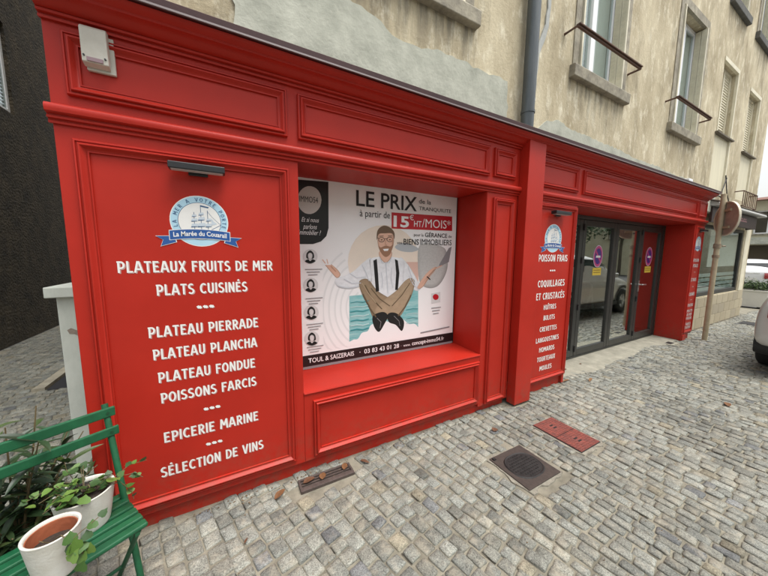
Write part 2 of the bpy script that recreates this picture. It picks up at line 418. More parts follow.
def sett_mat():
    m = bpy.data.materials.new('granite_sett'); m.use_nodes = True
    nt = m.node_tree; N = nt.nodes; L = nt.links; b = N['Principled BSDF']
    b.inputs['Roughness'].default_value = 0.68; b.inputs['Specular IOR Level'].default_value = 0.45
    at = N.new('ShaderNodeAttribute'); at.attribute_name = 'tint'
    geo = N.new('ShaderNodeNewGeometry')
    def noise(sc, det, rg):
        n = N.new('ShaderNodeTexNoise'); n.inputs['Scale'].default_value = sc; n.inputs['Detail'].default_value = det; n.inputs['Roughness'].default_value = rg
        L.new(geo.outputs['Position'], n.inputs['Vector']); return n
    sp = noise(150, 4, 0.8)
    r1 = N.new('ShaderNodeMapRange'); r1.inputs['From Min'].default_value = 0.34; r1.inputs['From Max'].default_value = 0.66; r1.inputs['To Min'].default_value = 0.30; r1.inputs['To Max'].default_value = 1.65
    L.new(sp.outputs['Fac'], r1.inputs['Value'])
    bl = noise(16, 5, 0.65)
    r2_ = N.new('ShaderNodeMapRange'); r2_.inputs['From Min'].default_value = 0.3; r2_.inputs['From Max'].default_value = 0.7; r2_.inputs['To Min'].default_value = 0.72; r2_.inputs['To Max'].default_value = 1.25
    L.new(bl.outputs['Fac'], r2_.inputs['Value'])
    mu = N.new('ShaderNodeMath'); mu.operation = 'MULTIPLY'; L.new(r1.outputs[0], mu.inputs[0]); L.new(r2_.outputs[0], mu.inputs[1])
    mx = N.new('ShaderNodeMix'); mx.data_type = 'RGBA'; mx.blend_type = 'MULTIPLY'; mx.inputs['Factor'].default_value = 1
    L.new(at.outputs['Color'], mx.inputs['A']); L.new(mu.outputs[0], mx.inputs['B'])
    lg = noise(0.9, 5, 0.6)
    rl_ = N.new('ShaderNodeMapRange'); rl_.inputs['From Min'].default_value = 0.35; rl_.inputs['From Max'].default_value = 0.65; rl_.inputs['To Min'].default_value = 0.78; rl_.inputs['To Max'].default_value = 1.16
    L.new(lg.outputs['Fac'], rl_.inputs['Value'])
    mu2 = N.new('ShaderNodeMath'); mu2.operation = 'MULTIPLY'; L.new(mu.outputs[0], mu2.inputs[0]); L.new(rl_.outputs[0], mu2.inputs[1])
    L.new(mu2.outputs[0], mx.inputs['B'])
    # sand trodden onto the stones in patches
    sn = noise(9, 7, 0.7)
    rs = N.new('ShaderNodeMapRange'); rs.inputs['From Min'].default_value = 0.50; rs.inputs['From Max'].default_value = 0.72; rs.inputs['To Min'].default_value = 0.0; rs.inputs['To Max'].default_value = 0.7
    L.new(sn.outputs['Fac'], rs.inputs['Value'])
    m2 = N.new('ShaderNodeMix'); m2.data_type = 'RGBA'
    L.new(rs.outputs[0], m2.inputs['Factor']); L.new(mx.outputs['Result'], m2.inputs['A']); m2.inputs['B'].default_value = (0.40, 0.36, 0.275, 1)
    L.new(m2.outputs['Result'], b.inputs['Base Color'])
    bp = N.new('ShaderNodeBump'); bp.inputs['Strength'].default_value = 0.5; bp.inputs['Distance'].default_value = 0.004
    ad = N.new('ShaderNodeMath'); ad.operation = 'ADD'; L.new(sp.outputs['Fac'], ad.inputs[0])
    b3 = noise(45, 4, 0.6); L.new(b3.outputs['Fac'], ad.inputs[1]); L.new(ad.outputs[0], bp.inputs['Height'])
    L.new(bp.outputs[0], b.inputs['Normal'])
    return m
SETT = sett_mat()
LIDS = [(1.70, 2.09, -0.885, -0.515), (2.42, 2.73, -0.84, -0.395), (0.355, 0.765, -0.18, -0.05), (6.86, 7.2, -0.05, 0.13)]
def edge_y(x, t=0):
    """how far towards the wall the setts run"""
    if x < -0.70: return 8.6
    if 2.53 < x < 2.87: return -0.125
    if x < 3.66: return 0.0
    if x < 7.42: return 0.07 + 0.035*math.sin(x*2.3) + 0.03*math.sin(x*5.1+1) + (x-3.66)*0.012
    if x < 7.96: return 0.0
    return 0.15
rs = random.Random(11)
stones = []       # (centre, outline list, z, tint)
def th(u): 
    k = min(1, max(0, (u-0.3)/2.6)); k = k*k*(3-2*k)
    return math.tan(R(-15 + 15*k))
u = -4.6
while u < 14.0:
    w = rs.uniform(0.071, 0.087)
    y = -3.9 + rs.uniform(0, 0.1)
    ph = rs.uniform(0, 6)
    while y < 8.4:
        l = rs.uniform(0.074, 0.104) if rs.random() > 0.12 else rs.uniform(0.058, 0.072)
        yc = y + l/2
        kt = th(u)*min(yc, 1.0); fx = min(1.0, 1 + min(yc, 1.0)*(th(u+0.05)-th(u-0.05))/0.1)
        xc = u + w/2 + kt + 0.006*math.sin(yc*3.1+ph)
        if yc > 0.6 and xc > -0.72: break
        ok = -3.15 < xc < 13.9 and yc < edge_y(xc) + 0.01 and not (xc > -2.0 and yc > 2.64)
        for (a, b_, c_, d_) in LIDS:
            if a - w*0.5 + 0.016 < xc < b_ + w*0.5 - 0.016 and c_ - l*0.5 + 0.016 < yc < d_ + l*0.5 - 0.016: ok = False
        if yc < -2.6 - 0.18*max(0, xc): 
            ok = False
        if ok: stones.append((xc, yc, w*fx - (0.004 if fx < 0.97 else 0), l, math.atan(-th(u))))
        y += l + rs.uniform(0.004, 0.010)
    u += w + rs.uniform(0.003, 0.008)

def stone_geo(w, l, a):
    hw, hl = w/2-0.001, l/2-0.001; c_ = min(hw, hl)*rs.uniform(0.22, 0.42)
    pts = []
    for (sx, sy, first) in ((1,-1,0),(1,1,1),(-1,1,0),(-1,-1,1)):
        p1 = (sx*hw, sy*(hl-c_)); p2 = (sx*(hw-c_), sy*hl)
        pm = (sx*(hw-c_*0.20), sy*(hl-c_*0.20))
        seq = [p2, pm, p1] if first == 0 else [p1, pm, p2]
        if (sx, sy) == (1,-1): seq = [p2, pm, p1]
        if (sx, sy) == (1,1): seq = [p1, pm, p2]
        if (sx, sy) == (-1,1): seq = [p2, pm, p1]
        if (sx, sy) == (-1,-1): seq = [p1, pm, p2]
        pts += seq
    j = 0.0042
    cj = [(rs.uniform(-j, j), rs.uniform(-j, j)) for _ in range(4)]
    pts = [(x+cj[i//3][0]+rs.uniform(-0.0013, 0.0013), y+cj[i//3][1]+rs.uniform(-0.0013, 0.0013)) for i, (x, y) in enumerate(pts)]
    ca, sa = math.cos(a), math.sin(a)
    pts = [(x*ca - y*sa, x*sa + y*ca) for x, y in pts]
    n = len(pts); z0 = rs.uniform(-0.004, 0.004); tx, ty = rs.uniform(-0.06, 0.06), rs.uniform(-0.06, 0.06)
    vs = [(x*1.0, y*1.0, -0.03) for x, y in pts]
    vs += [(x, y, z0 - 0.0065 + tx*x + ty*y) for x, y in pts]
    vs += [(x*0.93, y*0.93, z0 - 0.0015 + tx*x + ty*y + rs.uniform(-0.0015, 0.0015)) for x, y in pts]
    vs += [(x*0.55, y*0.55, z0 + 0.001 + tx*x + ty*y + rs.uniform(-0.002, 0.002)) for x, y in pts]
    vs.append((0, 0, z0 + 0.001))
    fs = []
    for a_ in range(3):
        for k in range(n): fs.append((a_*n+k, a_*n+(k+1) % n, (a_+1)*n+(k+1) % n, (a_+1)*n+k))
    for k in range(n): fs.append((3*n+k, 3*n+(k+1) % n, 4*n))
    g = rs.gauss(0.195, 0.028); g = max(0.11, min(0.36, g))
    wm = rs.uniform(-0.02, 0.03)
    tint = (g*(0.985+wm), g*1.0, g*(0.865-wm))
    if rs.random() < 0.03: tint = (g*1.12, g*1.02, g*0.74)
    if rs.random() < 0.04: tint = (g*0.68, g*0.71, g*0.70)
    return vs, fs, tint
def add_tint(me, cols):
    ca = me.color_attributes.new('tint', 'FLOAT_COLOR', 'POINT')
    flat = []
    for c in cols: flat += [c[0], c[1], c[2], 1.0]
    ca.data.foreach_set('color', flat)
    for p in me.polygons: p.use_smooth = True
def view(p):
    d = Vector(p) - CAM
    z = d.dot(fwd)
    if z < 0.05: return None
    return 384 + 290*d.dot(r2)/z, 288 - 290*d.dot(u2)/z, z, d.length
scored = []
for i, (xc, yc, w, l, a) in enumerate(stones):
    q = view((xc, yc, 0)); s_ = 0
    if q and -6 < q[0] < 774 and -6 < q[1] < 582:
        s_ = w*l*abs(CAM.z)/max(0.1, q[3])/ (q[2]**2) * (q[3]/q[2])
        if xc < -0.35 and yc < -0.1: s_ = 0
        if xc < -0.62: s_ *= 0.2
    scored.append((s_, i))
single = set(i for s_, i in sorted(scored, reverse=True)[:300])
allv, allf, allc = [], [], []
for i, (xc, yc, w, l, a) in enumerate(stones):
    vs, fs, tint = stone_geo(w, l, a)
    if i in single:
        me = bpy.data.meshes.new('cobblestone'); me.from_pydata(vs, [], fs); add_tint(me, [tint]*len(vs)); me.materials.append(SETT)
        o = bpy.data.objects.new('cobblestone', me); C.objects.link(o); o.location = (xc, yc, 0); o.parent = pav
    else:
        b0 = len(allv); allv += [(x+xc, y_+yc, z) for x, y_, z in vs]; allf += [tuple(k+b0 for k in f) for f in fs]; allc += [tint]*len(vs)
me = bpy.data.meshes.new('cobblestones'); me.from_pydata(allv, [], allf); add_tint(me, allc); me.materials.append(SETT)
o = bpy.data.objects.new('cobblestones', me); C.objects.link(o); o.parent = pav; o['kind'] = 'stuff'

# thin dark strips laid in the joints along one edge of some stones
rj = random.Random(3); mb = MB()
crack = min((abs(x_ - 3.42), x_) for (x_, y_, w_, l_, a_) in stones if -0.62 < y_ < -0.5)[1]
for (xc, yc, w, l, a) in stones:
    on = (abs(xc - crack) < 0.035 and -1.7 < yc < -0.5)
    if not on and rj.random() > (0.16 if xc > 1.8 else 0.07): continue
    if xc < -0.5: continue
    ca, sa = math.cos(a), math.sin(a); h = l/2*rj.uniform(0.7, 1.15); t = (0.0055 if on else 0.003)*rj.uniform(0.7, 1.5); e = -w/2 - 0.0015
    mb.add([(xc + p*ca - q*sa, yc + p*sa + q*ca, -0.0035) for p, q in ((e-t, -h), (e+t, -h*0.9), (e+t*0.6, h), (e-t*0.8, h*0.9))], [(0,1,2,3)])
o = mb.build('joint_strip', mat('dark_joint_strip', (0.02,0.018,0.012), 0.95), pav, fix=False); o['kind'] = 'stuff'
# concrete threshold strip in front of the folding doors
THRESH = mat('worn_concrete', (0.36, 0.34, 0.27), 0.9, col2=(0.20, 0.19, 0.15), scale=6, bump=0.35, bscale=60)
mb = MB(); n = 60; top = []
for k in range(n+1):
    x = 3.60 + (7.42-3.60)*k/n
    top.append((x, edge_y(max(3.67, min(7.41, x))) + 0.01*math.sin(k*2.7) + rs.uniform(-0.015, 0.015) - 0.03))
vs = [(x, y, 0.004) for x, y in top] + [(x, 0.46, 0.012) for x, y in top] + [(x, y-0.012, -0.014) for x, y in top]
fs = [(k, k+1, n+1+k+1, n+1+k) for k in range(n)] + [(2*(n+1)+k, 2*(n+1)+k+1, k+1, k) for k in range(n)]
tag(mb.add(vs, fs).build('threshold', THRESH), kind='structure')
# ------------------------------------------------------------------ main building
WY = 0.20
bld = thing('apartment_building', 'old beige plastered building with small iron window rails above the red shopfront', 'building', (0, 0.2, 0))
bld.location = (0, 0, 0)
BX0, BX1, BTOP = -0.60, 12.25, 9.6
ups = [(0.95,1.98,3.74,5.6,'a'), (3.75,4.80,3.76,5.6,'rail'), (6.50,7.55,3.72,5.5,'rail'), (8.62,9.50,2.86,5.32,'shut'), (10.45,11.30,2.90,5.24,'shut'),
       (0.95,1.98,6.45,8.2,'a2'), (3.75,4.80,6.45,8.2,'a2'), (6.50,7.55,6.42,8.2,'a2'), (8.62,9.50,6.40,8.1,'a2'), (10.40,11.35,6.38,8.1,'a2')]
holes = [(h[0],h[1],h[2],h[3]) for h in ups] + [(0.42,2.17,0.55,2.17), (3.60,7.46,-0.05,2.17), (8.15,11.65,0.70,2.24)]
def wall_with_holes(mb, x0, x1, z0, z1, Y, holes, depth, revealY=None):
    xs = sorted(set([x0, x1] + [h[0] for h in holes] + [h[1] for h in holes]))
    zs = sorted(set([z0, z1] + [max(z0, h[2]) for h in holes] + [h[3] for h in holes]))
    idx = {}; vs = []; fs = []
    def V(x, z):
        if (x, z) not in idx: idx[(x, z)] = len(vs); vs.append((x, Y, z))
        return idx[(x, z)]
    for i in range(len(xs)-1):
        for j in range(len(zs)-1):
            cx, cz = (xs[i]+xs[i+1])/2, (zs[j]+zs[j+1])/2
            if any(h[0] < cx < h[1] and h[2] < cz < h[3] for h in holes): continue
            fs.append((V(xs[i], zs[j]), V(xs[i+1], zs[j]), V(xs[i+1], zs[j+1]), V(xs[i], zs[j+1])))
    mb.add(vs, fs)
    for h in holes:
        a, b_, c_, d_ = h; c_ = max(c_, z0); y2 = Y + depth
        mb.add([(a,Y,c_),(a,y2,c_),(a,y2,d_),(a,Y,d_)], [(0,1,2,3)])
        mb.add([(b_,Y,c_),(b_,Y,d_),(b_,y2,d_),(b_,y2,c_)], [(0,1,2,3)])
        mb.add([(a,Y,d_),(a,y2,d_),(b_,y2,d_),(b_,Y,d_)], [(0,1,2,3)])
        mb.add([(a,Y,c_),(b_,Y,c_),(b_,y2,c_),(a,y2,c_)], [(0,1,2,3)])
mb = MB(); wall_with_holes(mb, BX0, BX1, 0, BTOP, WY, holes, 0.27)
mb.build('wall', PLASTER, bld, fix=False)
mb = MB().box(BX0, BX0+0.25, WY+0.001, 9.5, 0, BTOP-0.002).box(BX1-0.25, BX1, WY+0.001, 9.5, 0, BTOP-0.002).box(BX0+0.252, BX1-0.252, 9.3, 9.5, 0, BTOP-0.002)
mb.build('side_wall', PLASTER, bld)
ROOFM = mat('roof_tiles', (0.16, 0.07, 0.045), 0.85, var=0.3, scale=12, bump=0.5, bscale=20)
MB().add([(BX0-0.4,-0.3,BTOP),(BX1+0.4,-0.3,BTOP),(BX1+0.4,10,BTOP),(BX0-0.4,10,BTOP),(BX0-0.4,4.8,BTOP+2.6),(BX1+0.4,4.8,BTOP+2.6)],
    [(0,1,5,4),(2,3,4,5),(0,4,3),(1,2,5),(3,2,1,0)]).build('roof', ROOFM, bld)
# ragged grey cement render above the cornice
def ragged(points, base, seg=0.05, amp=0.012):
    out = []
    for (a, b_) in zip(points[:-1], points[1:]):
        n_ = max(1, int(math.dist(a, b_)/seg))
        for k in range(n_):
            t = k/n_; out.append((a[0]+(b_[0]-a[0])*t + rs.uniform(-amp, amp), a[1]+(b_[1]-a[1])*t + rs.uniform(-amp, amp)))
    out.append(points[-1]); return out + base
for pts, base in (
    ([(0.12,2.70),(0.125,3.4),(0.5,3.42),(0.75,3.40),(1.02,3.36),(1.24,3.27),(1.45,3.25),(1.62,3.29),(1.95,3.30),(2.2,3.28),(2.56,3.30),(2.585,3.05),(2.60,2.70)], []),
    ([(3.05,2.70),(3.06,2.93),(3.25,3.06),(3.45,3.11),(3.75,3.07),(4.2,3.05),(4.8,3.04),(5.4,3.0),(6.2,3.0),(6.9,2.96),(7.5,2.97),(7.86,2.95),(7.9,2.70)], [])):
    p = ragged(pts, base)
    mb = MB().xz(p, WY-0.012, 0.02); mb.build('cement_patch', CEMENT, bld)
MORT = mat('pale_filler', (0.50, 0.52, 0.50), 0.85, col2=(0.36,0.37,0.35), scale=9, bump=0.3)
cl = [(3.17,5.2,0.05),(3.16,4.4,0.045),(3.13,4.0,0.05),(3.08,3.85,0.07),(2.99,3.68,0.06),(2.97,3.45,0.07),(2.965,3.2,0.10),(2.95,2.98,0.10),(2.93,2.74,0.11)]
pl = ragged([(x-w_/2, z) for x, z, w_ in cl], [], 0.08, 0.010); pr = ragged([(x+w_/2, z) for x, z, w_ in cl], [], 0.08, 0.012)
MB().xz(pl + pr[::-1], WY-0.016, 0.02).build('filler_strip', MORT, bld)
# drainpipe
mb = MB().tube([(2.80, 0.115, 2.75), (2.81, 0.115, 4.6), (2.82, 0.115, 9.5)], 0.062, 18)
for z in (3.02, 4.9, 6.9): mb.lathe([(0.062, z-0.012),(0.068, z-0.012),(0.068, z+0.012),(0.062, z+0.012)], (2.803, 0.115, 0), 18, False)
dp = mb.build('drainpipe', ZINC, bld, smooth=True)
MB().bar((2.93, 0.10, 2.80), (3.02, 0.04, 2.79), 0.05, 0.03).tube([(2.9,0.10,2.79),(3.05,0.06,2.80)], 0.018, 8).build('pipe_bracket', PVC, dp)
MB().box(2.93, 2.985, 0.165, 0.182, 3.20, 3.23).build('wall_clip', PVC, bld)

def louvred(mb, x0, x1, y0, y1, z0, z1, step=0.075):
    """shutter leaf in the plane of given rectangle (x0==x1: on a reveal)"""
    z = z0
    while z < z1 - 0.02:
        if abs(x1-x0) < 0.05:
            mb.add([(x0,y0,z),(x0,y1,z),(x0-0.014,y1,z+step*0.8),(x0-0.014,y0,z+step*0.8),(x0,y0,z+step),(x0,y1,z+step)], [(0,1,2,3),(3,2,5,4)])
        else:
            mb.add([(x0,y0,z),(x1,y0,z),(x1,y0+0.016,z+step*0.85),(x0,y0+0.016,z+step*0.85),(x0,y0,z+step),(x1,y0,z+step)], [(0,1,2,3),(3,2,5,4)])
        z += step
for (x0, x1, z0, z1, st) in ups:
    FY = WY+0.13
    surround = MB()
    # worn pale surround slightly proud of the plaster
    for (a, b_, c_, d_) in ((x0-0.10, x0+0.004, z0-0.02, z1+0.12), (x1-0.004, x1+0.10, z0-0.02, z1+0.12), (x0+0.005, x1-0.005, z1-0.004, z1+0.12)):
        if st in ('rail', 'a', 'a2'): surround.box(a, b_, WY-0.012, WY+0.03, c_, d_)
    if st == 'shut':
        surround.box(x0-0.015, x1+0.05, WY-0.014, WY+0.03, z1-0.004, z1+0.07)
        surround.box(x1-0.004, x1+0.05, WY-0.012, WY+0.03, z0, z1-0.005)
    sr = surround.build('window_surround', PALESTONE if st != 'shut' else SHUT, bld)
    if st != 'shut':
        MB().extr([(WY-0.065, z0-0.135),(WY-0.07, z0-0.02),(WY-0.06, z0-0.006),(WY+0.2, z0+0.01),(WY+0.2, z0-0.14),(WY-0.05, z0-0.14)], x0-0.14, x1+0.14).build('window_sill', PALESTONE if st != 'a2' else mat('dark_sill', (0.12,0.12,0.11), 0.9, var=0.3, scale=8, bump=0.3), sr, bevel=0.006)
        fr = MB()
        fr.box(x0, x0+0.06, FY, FY+0.05, z0, z1).box(x1-0.06, x1, FY, FY+0.05, z0, z1).box(x0+0.06, x1-0.06, FY, FY+0.05, z1-0.06, z1).box(x0+0.06, x1-0.06, FY, FY+0.05, z0, z0+0.09)
        xm = (x0+x1)/2
        fr.box(xm-0.05, xm+0.05, FY-0.012, FY+0.05, z0+0.09, z1-0.06)
        w = fr.build('window', PVC, bld, bevel=0.004)
        for (a, b_) in ((x0+0.06, xm-0.05), (xm+0.05, x1-0.06)):
            MB().box(a, b_, FY+0.02, FY+0.026, z0+0.09, z1-0.06).build('pane', GLASSW, w)
            cu = MB(); k = 14
            for i in range(k):
                t0, t1 = a+(b_-a)*i/k, a+(b_-a)*(i+1)/k; d0 = 0.02*(i % 2); d1 = 0.02*((i+1) % 2)
                cu.add([(t0,FY+0.055+d0,z0),(t1,FY+0.055+d1,z0),(t1,FY+0.055+d1,z1),(t0,FY+0.055+d0,z1)], [(0,1,2,3)])
            cu.build('curtain', mat('pale_curtain', (0.84,0.84,0.79), 0.9, var=0.05), w, fix=False)
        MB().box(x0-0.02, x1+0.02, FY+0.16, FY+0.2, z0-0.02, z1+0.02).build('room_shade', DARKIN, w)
        # folded louvred shutter leaves standing in the right reveal
        sh = MB().box(x1-0.05, x1-0.022, WY-0.03, WY+0.045, z0+0.02, z1-0.02)
        for zz in [z0+0.15+0.045*i for i in range(int((z1-z0-0.3)/0.045))]:
            for (ya, yb) in ((WY-0.012, WY+0.028), (WY+0.06, WY+0.115)):
                sh.add([(x1-0.0515,ya,zz),(x1-0.0515,yb,zz),(x1-0.062,yb,zz+0.030),(x1-0.062,ya,zz+0.030)], [(0,1,2,3)])
        sh.box(x1-0.05, x1-0.022, WY+0.05, WY+0.125, z0+0.02, z1-0.02)
        sh.build('shutter', SHUT, w, fix=False)
        MB().box(x0+0.022, x0+0.05, WY-0.03, WY+0.12, z0+0.02, z1-0.02).build('shutter', SHUT, w)
    else:
        zs = 4.02 if x0 < 9 else 3.95
        w = MB().box(x0, x1, WY+0.02, WY+0.06, z0, zs-0.03).build('window', CREAM, bld)      # infilled apron with closed shutter above
        sh = MB(); louvred(sh, x0+0.05, (x0+x1)/2-0.01, WY+0.10, WY+0.12, zs, z1-0.05, 0.05); louvred(sh, (x0+x1)/2+0.01, x1-0.05, WY+0.10, WY+0.12, zs, z1-0.05, 0.05)
        for a in (x0+0.0, (x0+x1)/2-0.025, x1-0.05): sh.box(a, a+0.05, WY+0.085, WY+0.13, zs, z1-0.05)
        sh.box(x0, x1, WY+0.086, WY+0.13, z1-0.05, z1)
        sh.build('shutter', SHUT, w, fix=False)
        MB().box(x0-0.05, x1+0.12, WY-0.05, WY+0.16, zs-0.028, zs-0.002).build('window_sill', mat('thin_sill', (0.14,0.12,0.09), 0.8, var=0.2), w)
    if st == 'rail':
        zr = z0+0.27
        MB().tube([(x0-0.28, WY, zr), (x0-0.28, 0.06, zr), (x1+0.16, 0.06, zr), (x1+0.16, WY, zr)], 0.014, 8).bar((x0-0.28, 0.055, zr+0.018), (x1+0.16, 0.055, zr+0.018), 0.045, 0.012).build('window_rail', RUST, bld)
    if st == 'shut' and x0 > 10:
        mb = MB()
        for zz in (2.72, 3.05): mb.tube([(x0-0.1, WY, zz), (x0-0.1, 0.06, zz), (x1+0.2, 0.06, zz), (x1+0.2, WY, zz)], 0.012, 6)
        for k in range(9): mb.tube([(x0-0.1+(x1-x0+0.3)*k/8, 0.06, 2.72), (x0-0.1+(x1-x0+0.3)*k/8, 0.06, 3.05)], 0.008, 5)
        mb.build('window_rail', RUST, bld)
# cables and small boxes between the shopfront and the awning
MB().tube([(8.0,0.19,2.9),(8.6,0.15,2.78),(9.2,0.17,2.84),(9.9,0.15,2.7),(10.6,0.17,2.76)], 0.012, 6).tube([(9.5,0.18,3.3),(9.62,0.16,2.95),(9.9,0.16,2.72)], 0.009, 6).tube([(9.55,0.17,3.25),(9.3,0.17,2.9)], 0.008, 6).build('cable', LAMPM, bld)
MB().box(7.30, 7.48, 0.12, WY-0.001, 2.80, 2.95).build('junction_box', PVC, bld, bevel=0.008)
MB().box(8.05, 8.5, 0.05, WY-0.001, 2.42, 2.75).build('junction_box', CEMENT, bld, bevel=0.02)
# tiled base below the far shop window: each tile a piece
TILE = [mat('beige_tile_%d' % k, c, 0.6, var=0.08, scale=9, bump=0.06) for k, c in enumerate(((0.42,0.36,0.25),(0.46,0.40,0.28),(0.38,0.33,0.24)))]
tm = []
for k in range(3):
    q = MB().box(-0.206, 0.206, -0.014, 0.0, -0.111, 0.111).build('tile', TILE[k], bld, bevel=0.004); tm.append(q)
first = [True]*3
for r_ in range(3):
    x = 7.97 - (0.21 if r_ % 2 else 0)
    while x < 12.15:
        k = rs.randrange(3)
        if first[k]: o = tm[k]; first[k] = False
        else: o = tm[k].copy(); C.objects.link(o)
        wd = min(x+0.412, 12.24) - max(x, 7.94)
        if wd > 0.05:
            o.location = ((max(x, 7.94)+min(x+0.412, 12.24))/2, WY-0.004, 0.115+r_*0.23); o.scale = (wd/0.418, 1, 1)
        x += 0.42
# far shop window
fr = MB(); a, b_, c_, d_ = 8.15, 11.65, 0.70, 2.24
FY = WY+0.02
fr.box(a, a+0.09, FY, FY+0.07, c_, d_).box(b_-0.09, b_, FY, FY+0.07, c_, d_).box(a+0.09, b_-0.09, FY, FY+0.07, c_, c_+0.09).box(a+0.09, b_-0.09, FY, FY+0.07, d_-0.07, d_)
sw = fr.build('shop_window', ALU, bld, bevel=0.004)
MB().box(a+0.09, b_-0.09, FY+0.03, FY+0.038, c_+0.09, d_-0.07).build('pane', GLASSW, sw)
FILM = mat('frosted_film', (0.62, 0.68, 0.66), 0.35, var=0.06, scale=3)
for k in range(4): MB().box(a+0.095, b_-0.095, FY+0.045, FY+0.05, c_+0.10+k*0.105, c_+0.10+k*0.105+0.078).build('film_stripe', FILM, sw)
MB().box(9.45, 11.50, FY+0.052, FY+0.062, 1.34, 2.16).build('blind', mat('white_blind', (0.85,0.84,0.78), 0.8, var=0.03), sw)
MB().box(8.3, 9.2, FY+0.3, FY+0.36, 1.2, 1.42).build('window_card', mat('lime_card', (0.36,0.52,0.06), 0.6), sw)
MB().box(9.8, 11.3, FY+0.35, FY+0.7, 1.13, 1.27).box(9.95, 10.02, FY+0.36, FY+0.43, 0.72, 1.13).box(10.9, 10.97, FY+0.36, FY+0.43, 0.72, 1.13).build('bench', mat('maroon_bench', (0.16,0.03,0.03), 0.6), sw)
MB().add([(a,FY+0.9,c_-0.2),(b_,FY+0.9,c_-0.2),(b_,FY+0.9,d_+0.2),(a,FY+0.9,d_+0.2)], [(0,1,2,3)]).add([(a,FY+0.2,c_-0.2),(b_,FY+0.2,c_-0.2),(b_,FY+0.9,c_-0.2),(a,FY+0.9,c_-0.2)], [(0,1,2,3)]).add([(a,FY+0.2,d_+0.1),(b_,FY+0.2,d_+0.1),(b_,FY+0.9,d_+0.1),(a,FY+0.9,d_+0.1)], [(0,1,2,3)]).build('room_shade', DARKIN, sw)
MB().box(11.70, 12.05, WY-0.02, WY+0.02, 0.70, 2.3).build('pier', SHUT, bld)

# ------------------------------------------------------------------ red shopfront
shop = thing('shopfront', 'long red painted panelled wooden shopfront with cornice and white lettering', 'shopfront')
SX0, SX1 = -0.652, 7.89
PZ = 0.085          # top of the recessed plinth
BZ0, BZ1 = 2.15, 2.225
mb = MB()
for (a, b_, c_) in ((SX0+0.03, 2.55, PZ), (2.87, 3.58, PZ+0.02), (7.47, SX1-0.03, PZ+0.02)):
    MB().box(a, b_, 0.03, WY-0.002, -0.02, c_).build('plinth', RED, shop, bevel=0.003)
def part_box(name, *b, parent=shop, m=RED, bevel=0.003): return MB().box(*b).build(name, m, parent, bevel=bevel)
part_box('stile_board', SX0, 0.44, 0, WY-0.003, PZ, BZ0)
part_box('apron_board', 0.441, 2.149, 0, WY-0.003, PZ, 0.585)
part_box('stile_board', 2.15, 2.574, 0, WY-0.003, PZ-0.03, BZ0)
part_box('stile_board', 2.826, 3.63, 0, WY-0.003, PZ+0.02, BZ0)
part_box('stile_board', 7.43, SX1, 0, WY-0.003, PZ+0.02, BZ0)
part_box('pilaster', 2.575, 2.825, -0.10, 0.0, 0.012, 2.648)
part_box('fascia_board', SX0, SX1, 0.0, WY-0.003, BZ0+0.0015, 2.60)
# window recess
part_box('window_jamb', 0.40, 0.4418, 0.004, 0.40, 0.58, BZ0)
part_box('window_jamb', 2.1482, 2.19, 0.004, 0.40, 0.58, BZ0)
part_box('window_soffit', 0.443, 2.147, 0.004, 0.42, BZ0-0.001, BZ0+0.04)
MB().extr([(-0.006, 0.586),(-0.010, 0.594),(-0.006, 0.602),(0.40, 0.615),(0.40, 0.586)], 0.442, 2.148).build('window_sill', RED, shop)
# door recess
part_box('door_jamb', 3.59, 3.6318, 0.004, 0.40, 0.0, BZ0)
part_box('door_jamb', 7.4282, 7.47, 0.004, 0.40, 0.0, BZ0)
part_box('door_soffit', 3.633, 7.427, 0.004, 0.47, BZ0-0.001, BZ0+0.04)
part_box('foot_block', 7.44, 7.60, -0.012, 0.02, 0.0, 0.10)
# belt moulding under the fascia and cornice above
belt = [(0.0, 2.147),(-0.012, 2.147),(-0.013, 2.157),(-0.009, 2.160),(-0.010, 2.164),(-0.024, 2.166),(-0.025, 2.175),(-0.019, 2.178),(-0.020, 2.183),(-0.034, 2.186),(-0.040, 2.190),(-0.042, 2.200),(-0.043, 2.212),(-0.038, 2.222),(-0.028, 2.228),(0.0, 2.229)]
MB().extr(belt, SX0-0.010, 2.574).build('belt_moulding', RED, shop, smooth=True)
MB().extr(belt, 2.826, SX1+0.010).build('belt_moulding', RED, shop, smooth=True)
cor = [(0.0, 2.583),(-0.014, 2.583),(-0.015, 2.593),(-0.010, 2.596),(-0.011, 2.600),(-0.028, 2.602),(-0.030, 2.612),(-0.026, 2.615),(-0.038, 2.617),(-0.052, 2.622),(-0.066, 2.636),(-0.078, 2.645),(-0.098, 2.650),(-0.100, 2.662),(-0.118, 2.672),(-0.130, 2.682),(-0.133, 2.688),(0.0, 2.70)]
MB().extr(cor, SX0-0.004, SX1+0.02).build('cornice', RED, shop, smooth=True)
MB().extr([(-0.140, 2.6895),(-0.152, 2.690),(-0.155, 2.728),(-0.145, 2.736),(WY-0.001, 2.775),(WY-0.001, 2.72)], SX0-0.012, SX1+0.035).build('cornice_flashing', REDD, shop)
MB().extr([(-0.156, 2.684),(-0.162, 2.686),(-0.160, 2.696),(-0.1555, 2.697)], SX0-0.012, SX1+0.035).build('drip_edge', mat('grey_drip_edge', (0.14,0.11,0.11), 0.6), shop)

